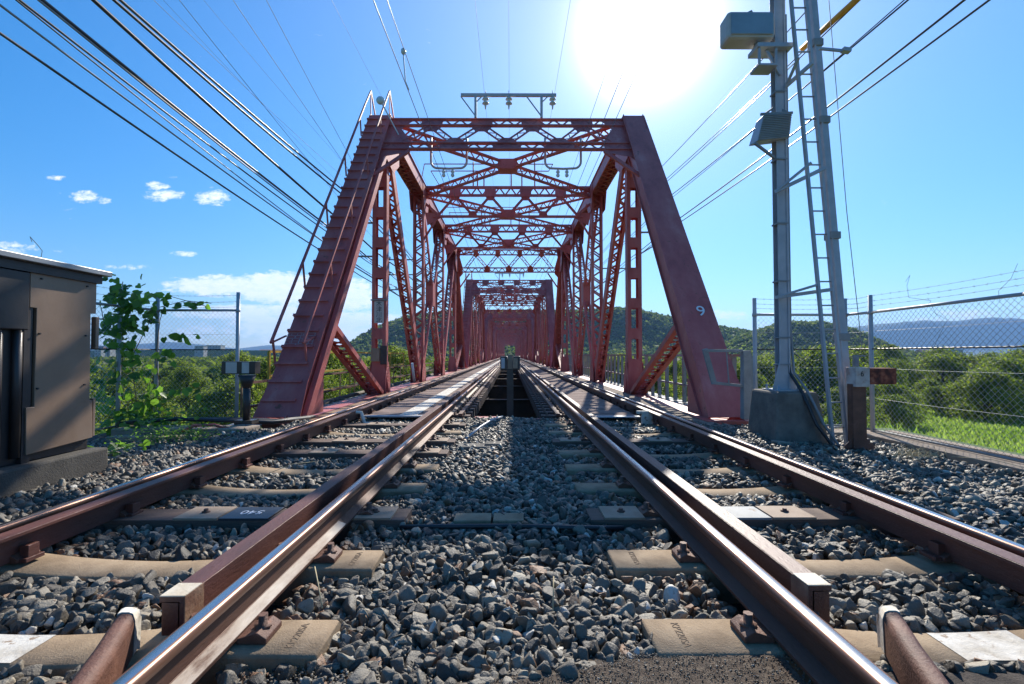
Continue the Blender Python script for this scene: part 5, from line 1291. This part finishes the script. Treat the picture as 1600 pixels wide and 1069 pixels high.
for i, (X, a, c, r, lb) in enumerate(RC):
    cable(cab_path(X, a, c, Y0 + PN, sag=.06), r, M['cable'], f'{lb} cable from the upper right past the mast', 'cables on the right of the bridge')
a = PX(1258, 76, 5.1); c = PX(1375, -28, 5.1)
b = MB(); b.tube([a + Vector((-.05, 0, .0)), c + Vector((-.05, 0, 0))], .045, 10); tag(b.build('cable_guard_tube', M['orange']), 'orange guard tube sleeved over a cable at the upper right', 'guard tube')
b = MB(); b.tube([PY(1290, -60, 6.5), PY(1323, 330, 6.3), PY(1347, 545, 6.2)], .005, 5, 0, False); tag(b.build('guy_wire', M['galvdk']), 'thin guy wire slanting down beside the leaning column', 'guy wire')
# contact and messenger wires of the two tracks
def straight(X, Z0, Y1=330, X2=None): 
    pts = []
    for y in np.arange(-8, 330, 4.2): pts.append((X + (0 if X2 is None else X2 * math.sin(y / 11)), y, Z0))
    return pts
for (X, Z, r, lb, m) in ((-1.66, 5.2, .0062, 'contact wire over the left-hand track', 'cable'), (-1.87, 6.28, .0065, 'messenger wire above the left-hand contact wire', 'cable'), (1.72, 5.2, .0062, 'contact wire over the right-hand track', 'cable'), (2.0, 5.35, .0062, 'feeder wire beside the right-hand contact wire', 'cable'),
                      (-.80, 9.0, .004, 'thin wire on the left insulator of the gantries', 'cablelt'), (-.03, 9.0, .004, 'thin wire on the middle insulator of the gantries', 'cablelt'), (1.38, 9.0, .004, 'thin wire on the right insulator of the gantries', 'cablelt'), (1.9, 6.5, .005, 'messenger wire above the right-hand contact wire', 'cable')):
    cable(straight(X, Z), r, M[m], lb, 'overhead wires of the tracks', 5, 'overhead_wire')
a = PY(631, 75, 8.6); b = MB(); b.lathe([(.02, 0), (.045, .03), (.045, .08), (.02, .11)], (-1.90, 8.3, 6.24), 8); b.tube([(-1.9, 8.3, 6.24), (-1.86, 8.3, 5.75), (-1.80, 8.3, 5.6)], .012, 6); tag(b.build('wire_dropper', M['porc']), 'pale dropper clip hanging from the left messenger wire', 'dropper')

# ================================================================== SMALL PLANTS
def big_leaf(b, c, d, n, s, tone):
    """one broad heart-shaped leaf folded along its midrib"""
    d = d.normalized(); side = d.cross(n).normalized(); n = side.cross(d)
    out = [(0, 0), (.32, .42), (.8, .40), (1.15, 0)]
    m = [c + d * (s * u) - n * (s * .12 * u * u) for u in (0, .35, .8, 1.15)]
    l = [c + d * (s * u) + side * (s * v) + n * (s * .1) - n * (s * .12 * u * u) for u, v in ((-.12, .28), (.35, .52), (.85, .30))]
    r = [c + d * (s * u) - side * (s * v) + n * (s * .1) - n * (s * .12 * u * u) for u, v in ((-.12, .28), (.35, .52), (.85, .30))]
    v0 = len(b['v']); b['v'] += [tuple(q) for q in m + l + r]
    for f in ((0, 1, 5, 4), (1, 2, 6, 5), (0, 7, 8, 1), (1, 8, 9, 2)): b['f'].append([v0 + k for k in f]); b['t'].append(tone)
    for f in ((2, 3, 6, 6), (2, 9, 3, 3)): pass
    b['f'].append([v0 + 2, v0 + 3, v0 + 6, v0 + 6]); b['t'].append(tone); b['f'].append([v0 + 2, v0 + 9, v0 + 3, v0 + 3]); b['t'].append(tone)
def leafmesh(name, b, m, parent=None):
    me = bpy.data.meshes.new(name); me.from_pydata(b['v'], [], [list(dict.fromkeys(f)) for f in b['f']]); me.materials.append(m)
    a = me.attributes.new('tone', 'FLOAT', 'FACE'); a.data.foreach_set('value', b['t']); me.polygons.foreach_set('use_smooth', [True] * len(b['f']))
    o = bpy.data.objects.new(name, me); COL.objects.link(o); o.parent = parent; return o
rv = random.Random(9)
root = empty('climbing_vine', (-6.0, 7.7, -.27), 'broad-leaved green vine climbing the left fence posts', 'vine'); O = Vector(root.location)
lb = dict(v=[], f=[], t=[]); st = MB()
# (px, py, spread px, count): clumps seen along the two posts
for (cx_, cy_, sx_, sy_, n_) in ((188, 455, 26, 20, 14), (205, 470, 22, 26, 14), (190, 500, 34, 30, 24), (215, 500, 24, 26, 14), (235, 480, 26, 20, 9), (255, 465, 14, 8, 5), (195, 540, 24, 26, 16), (165, 520, 12, 14, 5), (180, 590, 30, 40, 12), (215, 570, 26, 40, 10), (240, 610, 24, 40, 14), (285, 478, 5, 3, 2), (318, 476, 10, 3, 3), (285, 525, 20, 8, 5), (260, 555, 16, 14, 5), (235, 640, 26, 26, 26), (300, 610, 20, 8, 4), (200, 650, 40, 30, 22), (165, 640, 22, 34, 12), (158, 600, 14, 30, 6), (175, 435, 10, 4, 3)):
    for i in range(int(n_ * 1.9)):
        px = rv.gauss(cx_, sx_ * .55); py = rv.gauss(cy_, sy_ * .55)
        Y = rv.uniform(7.25, 7.7) if px < 225 else rv.uniform(7.85, 8.15); p = PY(px, min(py, 690), Y) - O
        dv = Vector((rv.uniform(-1, 1), rv.uniform(-.6, .2), rv.uniform(-.9, .25))); nn = Vector((rv.uniform(-.7, .7), rv.uniform(-1, 0), rv.uniform(-.2, 1)))
        big_leaf(lb, p, dv, nn, rv.uniform(.075, .14), rv.uniform(0, 1))
leafmesh('leaves', lb, M['vine'], root)
for (px, l) in ((188, [(190, 690), (182, 620), (192, 560), (186, 500), (192, 440)]), (0, [(240, 690), (252, 620), (243, 560), (250, 500), (262, 462), (320, 478)]), (0, [(190, 690), (215, 640), (205, 560), (235, 500)]), (0, [(250, 480), (290, 470), (330, 474)]), (0, [(200, 540), (165, 520), (158, 480)])):
    st.tube([PY(x, y, 7.5 if x < 225 else 8.05) - O for x, y in l], .006, 5, 0, False)
st.build('stem', M['bark'], root)
# low weeds at the foot
def weed(name, label, cx, cy, w, n, s, seed, zb=-.24, cat='weed', h=.25):
    r = random.Random(seed); b = dict(v=[], f=[], t=[])
    for i in range(n):
        p = Vector((cx + r.gauss(0, w * .4), cy + r.gauss(0, w * .3), zb + abs(r.gauss(0, h * .5)))); big_leaf(b, p, Vector((r.uniform(-1, 1), r.uniform(-1, 1), r.uniform(-.2, .7))), Vector((r.uniform(-.5, .5), r.uniform(-.5, .5), 1)), s * r.uniform(.6, 1.3), r.uniform(0, 1))
    tag(leafmesh(name, b, M['vine']), label, cat)
weed('weed_patch', 'bright green broad-leaved weeds at the right corner of the cabinet plinth', -4.35, 5.3, .35, 40, .07, 1, -.2)
weed('weed_patch', 'low fine-leaved green weeds beside the brown slab on the left', -4.55, 6.55, .75, 900, .024, 2, -.25, h=.16)
weed('weed_patch', 'green broad-leaved plants in front of the left fence foot', -5.2, 7.0, .8, 80, .07, 3, -.2, h=.3)
weed('weed_patch', 'small green plant growing on the side of the mast block', 4.12, 6.1, .18, 60, .016, 4, -.1, h=.45)
weed('weed_patch', 'green weeds along the outside of the right-hand kerb', 5.95, 5.2, .5, 300, .05, 5, -.4, h=.2)
r = random.Random(5); b = MB()
for i in range(90):
    c = Vector((4.45 + r.gauss(0, .13), 5.25 + r.gauss(0, .08), -.22)); a = r.uniform(0, 6.28); l = r.uniform(.06, .2); k = c + Vector((math.cos(a) * l * .6, math.sin(a) * l * .4, l * r.uniform(.1, .8))); e = k + Vector((math.cos(a + .6) * l * .5, math.sin(a + .6) * l * .4, -l * .3))
    b.tube([c, k, e], .0022, 4, 0, False)
tag(b.build('straw_tuft', M['straw']), 'dry pale straw tuft lying on the ballast by the right kerb', 'straw')
for j, (x, y, a, l, lbl) in enumerate(((-.80, 2.05, 2.1, .22, 'single dry stalk leaning on the inner rail of the left track'), (-2.2, 4.3, .9, .5, 'thin pale stalk lying between the left-hand rails'), (.18, 2.02, 1.45, .12, 'short pale stick standing in the foreground ballast'), (4.9, 4.4, 2.2, .6, 'long dry stalk lying across the right-hand ballast'))):
    b = MB(); b.tube([(x, y, -.18), (x + math.cos(a) * l * .5, y + math.sin(a) * l * .5, -.13), (x + math.cos(a) * l, y + math.sin(a) * l, -.15 + (.06 if j in (0, 2) else 0))], .0028, 5); tag(b.build('dry_stalk', M['straw']), lbl, 'stalk')
b = MB(); b.tube([PY(1205, 690, 6.05), PY(1222, 692, 6.0), PY(1245, 695, 5.95)], .022, 8); tag(b.build('short_pipe', M['kerb']), 'short tan pipe lying at the foot of the mast block', 'pipe')

# ================================================================== FAR BUILDINGS
def house(px0, px1, py, Y, h, label, roof='roofred', flat=False):
    a = PY(px0, py, Y); c = PY(px1, py, Y); w = c.x - a.x; zb = ZF; zt = PY(px0, py, Y).z
    root = empty('distant_building', (a.x, Y, zb), label, 'building'); H = zt - zb; d = max(8, w * .5)
    b = MB(); b.box(0, w, 0, d, 0, H * (1 if flat else .72)); b.build('wall', M['house'], root)
    if flat: b = MB(); b.box(-.3, w + .3, -.3, d + .3, H, H + .5); b.build('roof', M['galvdk'], root)
    else: b = MB(); b.prism([(-.4, -.4, H * .72), (-.4, d / 2, H), (-.4, d + .4, H * .72)], (w + .8, 0, 0)); b.build('roof', M[roof], root)
    n = max(2, int(w / 4))
    for i in range(n):
        for j in range(max(1, int(H * .7 / 3.4))):
            q = MB(); x = w * (i + .5) / n; z = H * (.72 if not flat else 1) - 1.2 - j * 3; 
            if z > .5: q.box(x - .8, x + .8, -.06, -.01, z - 1.2, z); q.build('window', M['housedk'], root)
house(148, 158, 541, 520, 8, 'small pale house far beyond the left fence near the cabinet'); house(160, 172, 543, 530, 8, 'pale house with flat roof far beyond the left fence', flat=True)
house(304, 318, 541, 620, 9, 'pale apartment block far away seen through the left fence mesh', flat=True); house(322, 345, 540, 660, 9, 'wide pale block far away left of the fence corner post', flat=True)
house(402, 440, 546, 700, 9, 'long low dark roofed building far away behind the left handrail'); house(1440, 1462, 546, 430, 5, 'low building with brown roof far beyond the right fence'); house(1470, 1505, 547, 450, 5, 'long low shed far beyond the right fence', flat=True)
b = MB(); b.box(-900, -140, 640, 660, ZF, PY(300, 547.5, 640).z); o = b.build('river_levee', M['ground']); tag(o, kind='structure')

# ================================================================== HAZE
b = MB(); b.box(-6500, 6500, -6500, 6500, ZF - 3, 420); hzo = b.build('haze', bpy.data.materials.new('thin_air')); tag(hzo, kind='stuff'); hzo['label'] = 'thin blue haze in the air'; hzo['category'] = 'haze'
hm = hzo.data.materials[0]; hm.use_nodes = True; nt = hm.node_tree; nt.nodes.clear(); out = nt.nodes.new('ShaderNodeOutputMaterial'); pv = nt.nodes.new('ShaderNodeVolumePrincipled')
pv.inputs['Color'].default_value = (.30, .55, 1, 1); pv.inputs['Density'].default_value = .00016; pv.inputs['Anisotropy'].default_value = .25
nt.links.new(pv.outputs[0], out.inputs['Volume'])
